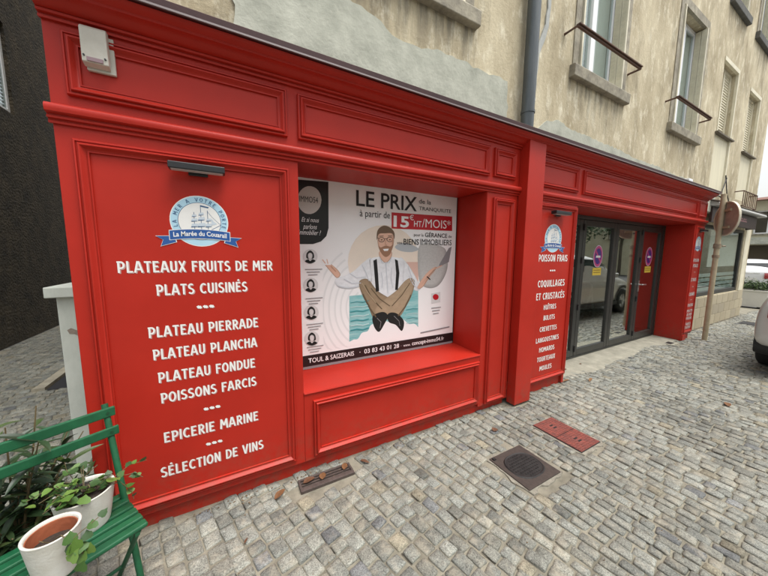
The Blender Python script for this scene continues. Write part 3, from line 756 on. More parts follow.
PROF = [(0,0),(0,0.016),(0.003,0.020),(0.009,0.021),(0.011,0.015),(0.016,0.015),(0.018,0.026),(0.021,0.029),(0.026,0.029),(0.030,0.024),(0.038,0.014),(0.044,0.009),(0.047,0.009),(0.048,0.0125),(0.053,0.0125),(0.054,0.001)]
PROFS = [(0,0),(0,0.010),(0.003,0.014),(0.008,0.015),(0.011,0.011),(0.016,0.016),(0.021,0.016),(0.026,0.011),(0.034,0.006),(0.038,0.006),(0.040,0.001)]
def panel(x0, x1, z0, z1, prof, Y=0.0, name='panel', label=None):
    w = prof[-1][0]
    p = MB().box(x0+w-0.001, x1-w+0.001, Y-0.0022, Y+0.001, z0+w-0.001, z1-w+0.001).build(name, RED, shop)
    if label: p['label'] = label
    MB().ring(x0, x1, z0, z1, Y, prof).build('moulding', RED, p, smooth=True)
    return p
P1 = panel(-0.590, 0.380, 0.130, 2.090, PROF, label='tall red panel with the white list of dishes')
P2 = panel(2.862, 3.612, 0.125, 2.115, PROF, label='red panel with the white list of shellfish')
P3 = panel(7.465, 7.868, 0.14, 2.115, PROFS, label='narrow red panel with white list at the far end')
for (x0, x1, z0, z1, pf) in ((-0.590,0.380,2.281,2.550,PROF), (0.445,2.155,2.281,2.546,PROF), (2.213,2.51,2.288,2.54,PROF), (2.225,2.52,0.075,2.10,PROF),
        (0.505,2.135,0.118,0.535,PROF), (2.875,3.60,2.281,2.550,PROF), (3.70,7.40,2.281,2.550,PROF), (7.48,7.87,2.281,2.55,PROFS)):
    panel(x0, x1, z0, z1, pf)

FYL = -0.0022
for (s, z, x0, x1, h) in (('PLATEAUX FRUITS DE MER',1.492,-0.479,0.264,0.060), ('PLATS CUISINÉS',1.366,-0.328,0.115,0.060), ('PLATEAU PIERRADE',1.137,-0.378,0.168,0.060),
        ('PLATEAU PLANCHA',1.011,-0.366,0.155,0.060), ('PLATEAU FONDUE',0.878,-0.352,0.140,0.060), ('POISSONS FARCIS',0.757,-0.348,0.141,0.060), ('EPICERIE MARINE',0.522,-0.349,0.144,0.062), ('SÉLECTION DE VINS',0.316,-0.376,0.166,0.062)):
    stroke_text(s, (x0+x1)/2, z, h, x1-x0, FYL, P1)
for z in (1.258, 0.640, 0.415): stroke_text('~~~', -0.107, z, 0.034, 0.085, FYL, P1, thick=0.34, name='dash_mark')
for (s, z, w, h) in (('POISSON FRAIS',1.540,0.54,0.075), ('COQUILLAGES',1.258,0.50,0.075), ('ET CRUSTACÉS',1.116,0.53,0.075), ('HUÎTRES',0.988,0.235,0.055), ('BULOTS',0.866,0.21,0.055),
        ('CREVETTES',0.737,0.32,0.055), ('LANGOUSTINES',0.612,0.43,0.055), ('HOMARDS',0.496,0.29,0.055), ('TOURTEAUX',0.384,0.34,0.055), ('MOULES',0.272,0.23,0.055)):
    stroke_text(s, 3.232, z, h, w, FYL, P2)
stroke_text('~~~', 3.232, 1.40, 0.03, 0.10, FYL, P2, thick=0.34, name='dash_mark')
for (s, z, w, h) in (('POISSON',1.50,0.27,0.06), ('FRAIS',1.40,0.24,0.06), ('~~~',1.28,0.08,0.03), ('ET PLATS',1.14,0.25,0.06), ('~~~',1.01,0.08,0.03), ('CUISINÉS',0.87,0.27,0.06), ('~~~',0.76,0.08,0.03),
        ('PLATEAU',0.66,0.26,0.055), ('FRUITS',0.55,0.27,0.05), ('DE MER',0.48,0.24,0.05), ('POISSONS',0.41,0.27,0.05), ('FARCIS',0.30,0.25,0.05), ('PLATEAU',0.235,0.28,0.05)):
    stroke_text(s, 7.667, z, h, w, FYL, P3, shadow=False)

# round sailing-ship emblem
LBLUE = mat('pale_blue_vinyl', (0.42, 0.64, 0.76), 0.5, var=0.02)
NAVY = mat('blue_vinyl', (0.02, 0.09, 0.30), 0.45, var=0.03)
NAVYL = mat('navy_line_vinyl', (0.05, 0.12, 0.24), 0.5)
SAILW = mat('sail_grey_vinyl', (0.55, 0.62, 0.68), 0.5)
def disc_pts(cx, cz, r, n=44): return [(cx+r*math.cos(2*PI*k/n), cz+r*math.sin(2*PI*k/n)) for k in range(n)]
def emblem(cx, cz, s, parent, Y, full=True):
    S = lambda pts: [(cx+x*s, cz+z*s) for x, z in pts]
    MB().xz(disc_pts(cx, cz, 1.03*s), Y-0.0004).build('emblem_rim', WHITE, parent)
    MB().xz(disc_pts(cx, cz, 1.0*s), Y-0.0008).build('emblem_ring', LBLUE, parent)
    MB().xz(disc_pts(cx, cz, 0.76*s), Y-0.0012).build('emblem_disc', WHITE, parent)
    if full:
        mb = MB(); rr = MB()
        ribbon(rr, arc(0, 0, 0.755, 0.755, 0, 360, 50), 0.018, lambda a, b: (cx+a*s, cz+b*s), Y-0.0015); rr.build('emblem_line', NAVYL, parent, fix=False)
        t = 'LA MER A VOTRE PORTE'; n = len(t)
        a0, a1 = 194, -14
        for i, ch in enumerate(t):
            w, st = GL[ch]; ang = R(a0 + (a1-a0)*i/(n-1))
            for k, sk in enumerate(st):
                def pl(a, b, ang=ang, w=w):
                    uu = (a-w/2)*0.17; vv = 0.80 + b*0.145
                    return (cx + (vv*math.cos(ang) + uu*math.sin(ang))*s, cz + (vv*math.sin(ang) - uu*math.cos(ang))*s)
                ribbon(mb, sk, 0.15, pl, Y-0.0015-0.0001*(k % 3))
        mb.build('emblem_lettering', NAVYL, parent, fix=False)
    # ship: hull, masts, sails
    mb = MB()
    mb.xz(S([(-0.36,-0.36),(-0.34,-0.50),(0.28,-0.50),(0.38,-0.34),(0.30,-0.38)]), Y-0.0016)
    ribbon(mb, [(0.34,-0.36),(0.74,-0.12)], 0.02, lambda a, b: (cx+a*s, cz+b*s), Y-0.0017)
    ribbon(mb, [(0.74,-0.12),(0.42,0.22),(0.28,0.42)], 0.012, lambda a, b: (cx+a*s, cz+b*s), Y-0.0018)
    for (x, z1_) in ((-0.20, 0.36), (0.04, 0.66), (0.28, 0.46)):
        ribbon(mb, [(x, -0.4), (x, z1_)], 0.02, lambda a, b: (cx+a*s, cz+b*s), Y-0.0019)
    mb.xz(S([(0.05,0.66),(0.34,0.60),(0.31,0.55),(0.05,0.60)]), Y-0.0020)
    mb.build('emblem_ship', NAVYL, parent, fix=False)
    for (x, z, w, h) in ((-0.20,-0.20,0.22,0.15), (-0.20,0.02,0.20,0.13), (-0.20,0.20,0.15,0.10), (0.05,-0.18,0.26,0.17), (0.05,0.08,0.22,0.15), (0.05,0.28,0.17,0.12), (0.30,-0.18,0.20,0.15), (0.31,0.05,0.17,0.12)):
        MB().xz(S([(x-w*0.5,z-h*0.2),(x-w*0.42,z+h*0.6),(x+w*0.5,z+h*0.75),(x+w*0.62,z+h*0.2),(x+w*0.40,z-h*0.15)]), Y-0.0022).build('emblem_sail', SAILW, parent)
        MB().xz(S([(x-w*0.55,z-h*0.38),(x-w*0.5,z-h*0.1),(x+w*0.42,z-h*0.02),(x+w*0.55,z-h*0.12)]), Y-0.0024).build('emblem_sail_shade', NAVYL, parent)
    MB().xz(S([(0.42,0.14),(0.48,0.02),(0.62,-0.08),(0.40,-0.14)]), Y-0.0022).build('emblem_sail', SAILW, parent)
    # curved ribbon banner
    def bz(x): return -0.50 - 0.10*(x/1.15)**2
    tails = []
    for sg in (-1, 1):
        tails.append(S([(sg*0.92, bz(0.92)-0.06), (sg*1.50, bz(1.5)+0.02), (sg*1.28, bz(1.3)-0.16), (sg*1.36, bz(1.3)-0.40), (sg*0.86, bz(0.9)-0.30)]))
    mbw = MB(); mbn = MB()
    for t in tails:
        c_ = (sum(p[0] for p in t)/5, sum(p[1] for p in t)/5)
        mbw.xz([(c_[0]+(x-c_[0])*1.09, c_[1]+(z-c_[1])*1.09) for x, z in t], Y-0.0026); mbn.xz(t, Y-0.0029)
    n = 16; xs = [-1.06+2.12*k/n for k in range(n+1)]
    mbw.xz(S([(x*1.02, bz(x)+0.185) for x in xs] + [(x*1.02, bz(x)-0.215) for x in xs[::-1]]), Y-0.0032)
    mbn.xz(S([(x, bz(x)+0.165) for x in xs] + [(x, bz(x)-0.195) for x in xs[::-1]]), Y-0.0035)
    mbw.build('emblem_ribbon_edge', WHITE, parent); mbn.build('emblem_ribbon', NAVY, parent)
    o = font_text('La Marée du Couarail', -0.94, 0.94, -0.09, 0.185, 0, parent, WHITE, bold=0.02)
    for v in o.data.vertices:
        x, z = v.co.x, v.co.z; v.co = Vector((cx + x*s, Y-0.0038, cz + (z + bz(x))*s))
emblem(-0.107, 1.742, 0.135, P1, FYL)
emblem(3.205, 1.755, 0.150, P2, FYL)
emblem(7.667, 1.80, 0.13, P3, FYL, full=False)

# lamps over the text panels
def lamp(cx, z, w, label):
    l = thing('sign_lamp', label, 'lamp', (cx, -0.004, z), group='anthracite lamps over the sign panels')
    MB().box(-w/2, w/2, -0.082, -0.02, -0.014, 0.020).build('lamp_body', LAMPM, l, bevel=0.004)
    MB().box(-0.045, 0.045, -0.0185, -0.0125, -0.03, 0.034).build('lamp_bracket', LAMPM, l)
    MB().box(-w/2+0.01, w/2-0.01, -0.075, -0.03, -0.0165, -0.0145).build('lamp_lens', mat('lamp_lens', (0.5,0.5,0.48), 0.4), l)
lamp(-0.100, 2.012, 0.255, 'anthracite bar lamp above the ship emblem on the nearest text panel')
lamp(3.235, 2.022, 0.28, 'anthracite bar lamp above the shellfish list beside the glass doors')
lamp(7.667, 2.035, 0.2, 'small dark bar lamp above the narrow list at the far end of the red front')

# alarm box on the fascia
ab = thing('alarm_box', 'off-white alarm siren box fixed at the left end of the red fascia', 'alarm', (-0.465, -0.002, 2.415), group=None)
ABM = mat('aged_white_plastic', (0.62, 0.60, 0.53), 0.5, col2=(0.50,0.47,0.40), scale=12, bump=0.03)
MB().extr([(-0.018,0.0),(-0.052,0.010),(-0.056,0.152),(-0.044,0.165),(-0.018,0.165)], -0.052, 0.040).build('cover', ABM, ab, bevel=0.004)
MB().box(-0.046, 0.056, -0.0175, 0.0, -0.010, 0.150).build('back_plate', ABM, ab, bevel=0.003)
MB().box(-0.034, 0.022, -0.0575, -0.0520, 0.014, 0.030).build('lens', mat('mauve_lens', (0.30,0.20,0.22), 0.3), ab)
for x in (-0.043, 0.030): MB().tube([(x, -0.050, 0.034), (x, -0.0575, 0.035)], 0.004, 8).build('screw', LAMPM, ab)

# ------------------------------------------------------------------ poster in the window recess
POLYS=[
('ripple_backdrop','ripple',[(0.76,1.639),(0.936,1.685),(0.929,0.752),(0.711,0.75),(0.693,1.188)]),
('sun_disc','peach',[(1.676,1.495),(1.668,1.415),(1.638,1.339),(1.589,1.272),(1.524,1.219),(1.447,1.18),(1.364,1.16),(1.278,1.157),(1.195,1.171),(1.118,1.201),(1.051,1.244),(0.997,1.299),(0.957,1.361),(0.933,1.429),(0.925,1.5),(0.934,1.569),(0.959,1.636),(0.999,1.696),(1.052,1.748),(1.117,1.788),(1.192,1.816),(1.273,1.828),(1.356,1.824),(1.438,1.804),(1.513,1.767),(1.579,1.714),(1.63,1.649),(1.663,1.575)]),
('sky_glow','pink',[(1.447,1.496),(1.664,1.495),(1.662,1.121),(1.452,1.135)]),
('sea','sea',[(0.936,1.206),(1.664,1.23),(1.675,0.795),(0.933,0.77)]),
('cloud_shape','cloudgrey',[(1.39,1.635),(1.455,1.673),(1.556,1.666),(1.661,1.621),(1.58,1.591),(1.456,1.599)]),
('boulder','stone',[(1.661,1.64),(1.743,1.68),(1.893,1.664),(1.999,1.616),(2.032,1.472),(1.997,1.349),(1.908,1.249),(1.781,1.234),(1.681,1.299),(1.652,1.495)]),
('white_cloud','white',[(0.938,0.76),(0.967,0.81),(1.015,0.813),(1.055,0.863),(1.114,0.874),(1.145,0.926),(1.206,0.938),(1.258,0.961),(1.344,0.933),(1.421,0.963),(1.501,0.936),(1.56,0.89),(1.631,0.882),(1.694,0.823),(1.744,0.797),(1.746,0.744)]),
('left_sleeve','shirt',[(1.153,1.525),(1.075,1.499),(0.98,1.422),(0.888,1.381),(0.821,1.366),(0.807,1.325),(0.851,1.28),(0.96,1.266),(1.056,1.288),(1.154,1.328)]),
('right_sleeve','shirt',[(1.446,1.534),(1.525,1.486),(1.596,1.399),(1.657,1.309),(1.707,1.248),(1.648,1.211),(1.564,1.255),(1.483,1.316)]),
('torso','shirt',[(1.213,1.543),(1.143,1.516),(1.154,1.382),(1.185,1.191),(1.474,1.172),(1.493,1.363),(1.491,1.506),(1.37,1.543)]),
('shirt_shade','shirtshade',[(1.184,1.291),(1.277,1.241),(1.428,1.28),(1.474,1.172),(1.185,1.181)]),
('forearm','skin',[(0.825,1.366),(0.774,1.418),(0.724,1.476),(0.699,1.497),(0.724,1.505),(0.775,1.484),(0.835,1.433),(0.857,1.391)]),
('forearm','skin',[(1.647,1.231),(1.693,1.308),(1.764,1.385),(1.838,1.434),(1.888,1.443),(1.852,1.393),(1.779,1.325),(1.719,1.247)]),
('left_trouser_leg','tan',[(1.027,1.316),(1.065,1.349),(1.124,1.338),(1.215,1.235),(1.364,1.141),(1.442,1.049),(1.432,0.972),(1.344,0.971),(1.185,0.978),(1.124,1.085),(1.055,1.217)]),
('right_trouser_leg','tanlight',[(1.622,1.301),(1.574,1.342),(1.506,1.315),(1.406,1.224),(1.278,1.147),(1.195,1.079),(1.185,1.024),(1.248,0.971),(1.432,0.962),(1.522,1.062),(1.589,1.175)]),
('trouser_fold','tandark',[(1.364,1.141),(1.442,1.049),(1.41,0.984),(1.343,1.029),(1.278,1.119)]),
('left_shoe','black',[(1.165,1.008),(1.268,1.036),(1.322,0.993),(1.28,0.911),(1.227,0.851),(1.175,0.913)]),
('right_shoe','black',[(1.322,1.012),(1.409,1.013),(1.501,0.926),(1.48,0.829),(1.411,0.896),(1.333,0.934)]),
('suspender','black',[(1.168,1.511),(1.203,1.525),(1.217,1.381),(1.228,1.234),(1.195,1.227),(1.18,1.382)]),
('suspender','black',[(1.392,1.524),(1.424,1.51),(1.443,1.393),(1.428,1.233),(1.398,1.234),(1.407,1.394)]),
('neck','skin',[(1.233,1.596),(1.348,1.598),(1.354,1.543),(1.296,1.488),(1.234,1.538)]),
('head','skin',[(1.209,1.711),(1.218,1.632),(1.254,1.57),(1.296,1.547),(1.337,1.57),(1.373,1.644),(1.378,1.725),(1.346,1.778),(1.283,1.793),(1.232,1.764)]),
('beard','beard',[(1.219,1.64),(1.243,1.628),(1.293,1.646),(1.342,1.638),(1.371,1.662),(1.344,1.575),(1.296,1.543),(1.25,1.574)]),
('mouth','white',[(1.264,1.615),(1.326,1.619),(1.316,1.599),(1.278,1.597)]),
('hair','hair',[(1.201,1.693),(1.204,1.763),(1.232,1.804),(1.283,1.824),(1.345,1.805),(1.384,1.762),(1.382,1.707),(1.361,1.756),(1.283,1.755),(1.222,1.746)]),
('glasses','black',[(1.213,1.711),(1.378,1.721),(1.378,1.707),(1.357,1.678),(1.31,1.676),(1.296,1.699),(1.287,1.699),(1.274,1.674),(1.227,1.673),(1.213,1.693)]),
('cup','white',[(0.694,1.566),(0.77,1.558),(0.775,1.476),(0.698,1.477)]),
('laptop','grey',[(2.038,1.636),(2.075,1.652),(2.044,1.493),(1.927,1.448),(1.914,1.463)]),
('agency_mark','lightgrey',[(1.826,1.176),(1.943,1.185),(1.947,1.078),(1.829,1.07)]),
('agency_dot','red',[(1.923,1.134),(1.92,1.12),(1.909,1.11),(1.893,1.105),(1.876,1.106),(1.86,1.114),(1.849,1.125),(1.845,1.139),(1.848,1.152),(1.859,1.162),(1.874,1.167),(1.891,1.166),(1.907,1.159),(1.919,1.148)]),
('price_box','red',[(1.351,1.945),(2.069,1.956),(2.075,1.811),(1.353,1.801)]),
('black_tab','black',[(0.464,2.124),(0.763,2.14),(0.759,1.776),(0.74,1.711),(0.694,1.666),(0.628,1.644),(0.45,1.64)]),
('white_circle','paleg',[(0.704,1.993),(0.7,1.967),(0.692,1.941),(0.678,1.919),(0.66,1.9),(0.639,1.886),(0.617,1.878),(0.594,1.877),(0.572,1.881),(0.553,1.892),(0.537,1.907),(0.525,1.927),(0.518,1.95),(0.516,1.975),(0.519,2.0),(0.527,2.025),(0.54,2.047),(0.557,2.065),(0.577,2.079),(0.599,2.088),(0.622,2.09),(0.643,2.087),(0.664,2.077),(0.681,2.062),(0.693,2.042),(0.701,2.018)]),
('portrait_disc','lightgrey',[(0.664,1.546),(0.66,1.526),(0.649,1.508),(0.633,1.495),(0.613,1.488),(0.593,1.488),(0.574,1.495),(0.559,1.508),(0.549,1.526),(0.546,1.546),(0.55,1.566),(0.56,1.583),(0.576,1.596),(0.595,1.604),(0.616,1.604),(0.635,1.597),(0.651,1.584),(0.661,1.567)]),
('portrait_hair','black',[(0.577,1.53),(0.576,1.57),(0.605,1.594),(0.632,1.57),(0.63,1.53)]),
('portrait_face','lightgrey',[(0.587,1.562),(0.605,1.575),(0.622,1.562),(0.619,1.534),(0.604,1.519),(0.589,1.534)]),
('portrait_shoulders','black',[(0.561,1.507),(0.588,1.524),(0.603,1.506),(0.62,1.524),(0.646,1.509),(0.603,1.489)]),
('portrait_disc','lightgrey',[(0.664,1.314),(0.66,1.293),(0.649,1.276),(0.632,1.263),(0.612,1.257),(0.592,1.258),(0.572,1.266),(0.557,1.281),(0.547,1.299),(0.544,1.319),(0.548,1.339),(0.559,1.357),(0.575,1.37),(0.594,1.376),(0.615,1.375),(0.634,1.368),(0.65,1.354),(0.661,1.335)]),
('portrait_hair','black',[(0.576,1.302),(0.575,1.342),(0.604,1.365),(0.631,1.34),(0.629,1.299)]),
('portrait_face','lightgrey',[(0.586,1.334),(0.604,1.346),(0.621,1.332),(0.618,1.304),(0.603,1.289),(0.588,1.305)]),
('portrait_shoulders','black',[(0.56,1.278),(0.587,1.295),(0.602,1.276),(0.619,1.293),(0.646,1.277),(0.602,1.258)]),
('portrait_disc','lightgrey',[(0.664,1.086),(0.66,1.065),(0.649,1.047),(0.633,1.035),(0.612,1.03),(0.591,1.032),(0.572,1.041),(0.556,1.057),(0.547,1.076),(0.544,1.097),(0.548,1.117),(0.558,1.134),(0.574,1.147),(0.594,1.152),(0.615,1.151),(0.635,1.142),(0.651,1.127),(0.661,1.107)]),
('portrait_hair','black',[(0.575,1.077),(0.575,1.119),(0.604,1.141),(0.632,1.114),(0.629,1.072)]),
('portrait_face','lightgrey',[(0.586,1.109),(0.604,1.121),(0.622,1.106),(0.619,1.077),(0.603,1.063),(0.588,1.08)]),
('portrait_shoulders','black',[(0.559,1.054),(0.586,1.07),(0.602,1.05),(0.619,1.067),(0.646,1.049),(0.602,1.032)]),
('portrait_disc','lightgrey',[(0.665,0.865),(0.661,0.844),(0.65,0.827),(0.633,0.815),(0.613,0.81),(0.592,0.813),(0.572,0.824),(0.556,0.84),(0.546,0.86),(0.543,0.882),(0.547,0.902),(0.558,0.92),(0.574,0.931),(0.594,0.936),(0.615,0.934),(0.635,0.924),(0.651,0.908),(0.662,0.887)]),
('portrait_hair','black',[(0.575,0.861),(0.575,0.903),(0.605,0.924),(0.632,0.895),(0.63,0.853)]),
('portrait_face','lightgrey',[(0.586,0.893),(0.604,0.904),(0.622,0.888),(0.619,0.859),(0.603,0.845),(0.588,0.863)]),
('portrait_shoulders','black',[(0.559,0.838),(0.586,0.852),(0.603,0.831),(0.62,0.848),(0.647,0.828),(0.602,0.813)]),
]
TEXTS=[
 ('LE PRIX',1.004,1.627,1.976,0.129,0.012,'black'),
 ('de la',1.65,1.793,2.051,0.042,0,'black'),
 ('TRANQUILITE',1.652,2.05,1.989,0.034,0,'black'),
 ('à partir de',1.036,1.334,1.889,0.059,0,'black'),
 ('15',1.372,1.541,1.822,0.095,0.03,'white'),
 ('€',1.545,1.594,1.89,0.046,0,'white'),
 ('HT',1.598,1.685,1.832,0.054,0.008,'white'),
 ('/MOIS*',1.691,2.05,1.831,0.081,0.01,'white'),
 ('pour la',1.6,1.712,1.742,0.028,0,'black'),
 ('GÉRANCE',1.73,2.008,1.739,0.041,0.01,'black'),
 ('de',2.025,2.069,1.741,0.027,0,'black'),
 ('vos',1.411,1.466,1.663,0.027,0,'black'),
 ('BIENS',1.483,1.658,1.661,0.053,0.015,'black'),
 ('IMMOBILIERS',1.676,2.071,1.664,0.056,0.015,'black'),
 ('TOUL & SAIZERAIS',0.57,0.976,0.666,0.04,0.01,'white'),
 ('·  03 83 43 01 28',1.03,1.448,0.677,0.044,0.01,'white'),
 ('·  www.',1.471,1.582,0.681,0.028,0,'white'),
 ('concept-immo54',1.6,1.955,0.689,0.041,0.012,'white'),
 ('.fr',1.962,2.009,0.698,0.04,0,'white'),
 ('Et si nous',0.542,0.68,1.816,0.035,0,'white'),
 ('parlons',0.552,0.663,1.761,0.039,0,'white'),
 ('immobilier ?',0.516,0.695,1.716,0.038,0,'white'),
 ('IMMO54',0.53,0.675,1.966,0.045,0,'black'),
]

STROKES=[
('glasses','black',0.0045,[(1.279,1.698),(1.277,1.69),(1.27,1.683),(1.261,1.679),(1.249,1.677),(1.238,1.678),(1.228,1.682),(1.222,1.688),(1.22,1.696),(1.222,1.704),(1.228,1.711),(1.238,1.716),(1.249,1.717),(1.26,1.716),(1.27,1.712),(1.276,1.706),(1.279,1.698)]),
('glasses','black',0.0045,[(1.366,1.703),(1.363,1.695),(1.357,1.688),(1.347,1.684),(1.335,1.682),(1.324,1.683),(1.314,1.687),(1.307,1.694),(1.305,1.701),(1.307,1.709),(1.313,1.716),(1.323,1.721),(1.335,1.723),(1.346,1.722),(1.356,1.718),(1.363,1.711),(1.366,1.703)]),
('glasses','black',0.004,[(1.278,1.706),(1.305,1.708)]),
('glasses','black',0.005,[(1.221,1.706),(1.204,1.714)]),
('eye','hair',0.01,[(1.241,1.696),(1.259,1.697)]),
('eye','hair',0.01,[(1.326,1.7),(1.344,1.701)]),
('brow','hair',0.006,[(1.227,1.727),(1.269,1.731)]),
('brow','hair',0.006,[(1.315,1.733),(1.359,1.734)]),
('nose_line','skinshade',0.006,[(1.293,1.696),(1.286,1.656),(1.305,1.653)]),
('face_shade','skinshade',0.014,[(1.365,1.716),(1.364,1.662)]),
('sleeve_fold','shirtshade',0.007,[(0.888,1.356),(0.961,1.314),(1.046,1.315)]),
('sleeve_fold','shirtshade',0.006,[(0.943,1.401),(1.008,1.36),(1.094,1.366)]),
('sleeve_fold','shirtshade',0.008,[(0.833,1.298),(0.914,1.277),(1.017,1.285)]),
('sleeve_fold','shirtshade',0.007,[(1.537,1.458),(1.573,1.371),(1.622,1.281)]),
('sleeve_fold','shirtshade',0.006,[(1.056,1.473),(1.094,1.41),(1.124,1.33)]),
('sleeve_fold','shirtshade',0.008,[(1.659,1.23),(1.599,1.282),(1.55,1.362)]),
('placket','shirtshade',0.006,[(1.296,1.488),(1.308,1.35),(1.32,1.21)]),
('collar','shirtshade',0.006,[(1.234,1.538),(1.26,1.488),(1.296,1.493),(1.333,1.492),(1.354,1.543)]),
('shirt_fold','shirtshade',0.007,[(1.245,1.407),(1.266,1.333),(1.256,1.26)]),
('shirt_fold','shirtshade',0.006,[(1.36,1.442),(1.351,1.349),(1.373,1.254)]),
('trouser_fold','tandark',0.008,[(1.085,1.295),(1.154,1.174),(1.258,1.065)]),
('trouser_fold','tandark',0.008,[(1.563,1.294),(1.474,1.182),(1.364,1.084)]),
('trouser_fold','tandark',0.012,[(1.065,1.216),(1.134,1.084),(1.196,0.995)]),
('trouser_fold','tandark',0.012,[(1.577,1.176),(1.51,1.063),(1.432,0.982)]),
('trouser_fold','tandark',0.006,[(1.144,1.266),(1.236,1.16),(1.343,1.086)]),
('trouser_fold','tanhi',0.008,[(1.586,1.312),(1.496,1.239),(1.407,1.158)]),
('trouser_fold','tanhi',0.008,[(1.056,1.314),(1.114,1.222),(1.195,1.126)]),
('finger','skin',0.008,[(0.728,1.489),(0.703,1.521)]),
('finger','skin',0.007,[(0.749,1.486),(0.74,1.524)]),
('finger','skin',0.01,[(1.851,1.419),(1.914,1.443),(1.953,1.458)]),
('finger','skinshade',0.006,[(0.774,1.467),(0.817,1.421)]),
('finger','skinshade',0.008,[(1.731,1.267),(1.803,1.354)]),
('watch','black',0.01,[(1.765,1.35),(1.809,1.318)]),
('shoe_shine','grey',0.005,[(1.206,0.985),(1.248,0.943),(1.238,0.887)]),
('shoe_shine','grey',0.005,[(1.388,0.986),(1.444,0.932),(1.456,0.881)]),
('wave','wavedark',0.006,[(0.946,1.144),(1.007,1.152),(1.065,1.142),(1.124,1.154)]),
('wave','wave',0.006,[(1.463,1.168),(1.543,1.176),(1.601,1.168),(1.654,1.181)]),
('wave','wave',0.007,[(0.945,1.104),(1.007,1.111),(1.065,1.101),(1.124,1.113)]),
('wave','wavedark',0.006,[(1.464,1.124),(1.543,1.131),(1.602,1.123),(1.655,1.135)]),
('wave','wavedark',0.008,[(0.945,1.063),(1.007,1.07),(1.065,1.059),(1.124,1.071)]),
('wave','wave',0.006,[(1.464,1.079),(1.544,1.086),(1.603,1.077),(1.657,1.089)]),
('wave','wave',0.009000000000000001,[(0.945,1.022),(1.007,1.029),(1.065,1.018),(1.124,1.028)]),
('wave','wavedark',0.006,[(1.465,1.034),(1.545,1.04),(1.604,1.031),(1.658,1.043)]),
('wave','wavedark',0.01,[(0.945,0.981),(1.006,0.987),(1.065,0.976),(1.124,0.986)]),
('wave','wave',0.006,[(1.466,0.989),(1.546,0.995),(1.605,0.985),(1.659,0.996)]),
('wave','wave',0.011,[(0.944,0.94),(1.006,0.945),(1.065,0.933),(1.124,0.943)]),
('wave','wavedark',0.006,[(1.467,0.944),(1.547,0.949),(1.606,0.939),(1.66,0.95)]),
('wave','wavedark',0.012,[(0.944,0.899),(1.006,0.904),(1.065,0.891),(1.124,0.901)]),
('wave','wave',0.006,[(1.467,0.899),(1.548,0.903),(1.607,0.892),(1.661,0.903)]),
('wave','wave',0.013000000000000001,[(0.944,0.857),(1.006,0.862),(1.065,0.849),(1.125,0.858)]),
('wave','wavedark',0.006,[(1.468,0.853),(1.549,0.857),(1.608,0.846),(1.662,0.856)]),
('wave','wavedark',0.014,[(0.943,0.816),(1.006,0.82),(1.064,0.806),(1.125,0.815)]),
('wave','wave',0.006,[(1.469,0.808),(1.55,0.81),(1.609,0.799),(1.663,0.809)]),
]
pcol = dict(skinshade=(0.52,0.28,0.19), tanhi=(0.46,0.35,0.23), wave=(0.50,0.72,0.72), wavedark=(0.04,0.28,0.31), black=(0.012,0.012,0.013), white=(0.92,0.92,0.92), red=(0.50,0.012,0.022), grey=(0.26,0.26,0.27), lightgrey=(0.68,0.68,0.68), paleg=(0.62,0.60,0.57), ripple=(0.78,0.79,0.79),
    peach=(0.90,0.78,0.66), pink=(0.72,0.48,0.40), cloudgrey=(0.45,0.48,0.50), stone=(0.58,0.58,0.56), shirt=(0.88,0.90,0.93), shirtshade=(0.62,0.65,0.70),
    skin=(0.74,0.46,0.34), tan=(0.36,0.26,0.165), tanlight=(0.47,0.35,0.23), tandark=(0.14,0.095,0.055), beard=(0.34,0.18,0.11), hair=(0.16,0.10,0.06))
def pm(c):
    if c == 'sea': return mat('print_sea', (0.10,0.42,0.44), 0.35, col2=(0.42,0.66,0.66), scale=9, stretch=(0.5,1,5))
    if c == 'peach': return mat('print_peach', pcol[c], 0.35, col2=(0.80,0.72,0.62), scale=4)
    if c in ('shirt','stone','tan','tanlight'): return mat('print_'+c, pcol[c], 0.35, col2=tuple(x*0.80 for x in pcol[c]), scale=16 if c != 'stone' else 40, stretch=(1,1,1.5))
    return mat('print_'+c, pcol[c], 0.35)
def print_shaded(c):
    m = pm(c).copy(); m.name = 'print_shaded_'+c
    N = m.node_tree.nodes; L = m.node_tree.links; b = N['Principled BSDF']
    at = N.new('ShaderNodeAttribute'); at.attribute_name = 'tint'
    mx = N.new('ShaderNodeMix'); mx.data_type = 'RGBA'; mx.blend_type = 'MULTIPLY'; mx.inputs['Factor'].default_value = 1
    if b.inputs['Base Color'].links: L.new(b.inputs['Base Color'].links[0].from_socket, mx.inputs['A'])
    else: mx.inputs['A'].default_value = b.inputs['Base Color'].default_value
    L.new(at.outputs['Color'], mx.inputs['B']); L.new(mx.outputs['Result'], b.inputs['Base Color'])
    return m
_ps = {}
def smooth_loop(p, k=5):
    n = len(p); out = []
    for i in range(n):
        a, b, c, d = (Vector(p[(i+j) % n]) for j in (-1, 0, 1, 2))
        for q in range(k):
            t = q/k; out.append(0.5*((2*b) + (c-a)*t + (2*a-5*b+4*c-d)*t*t + (3*b-a-3*c+d)*t**3))
    return out
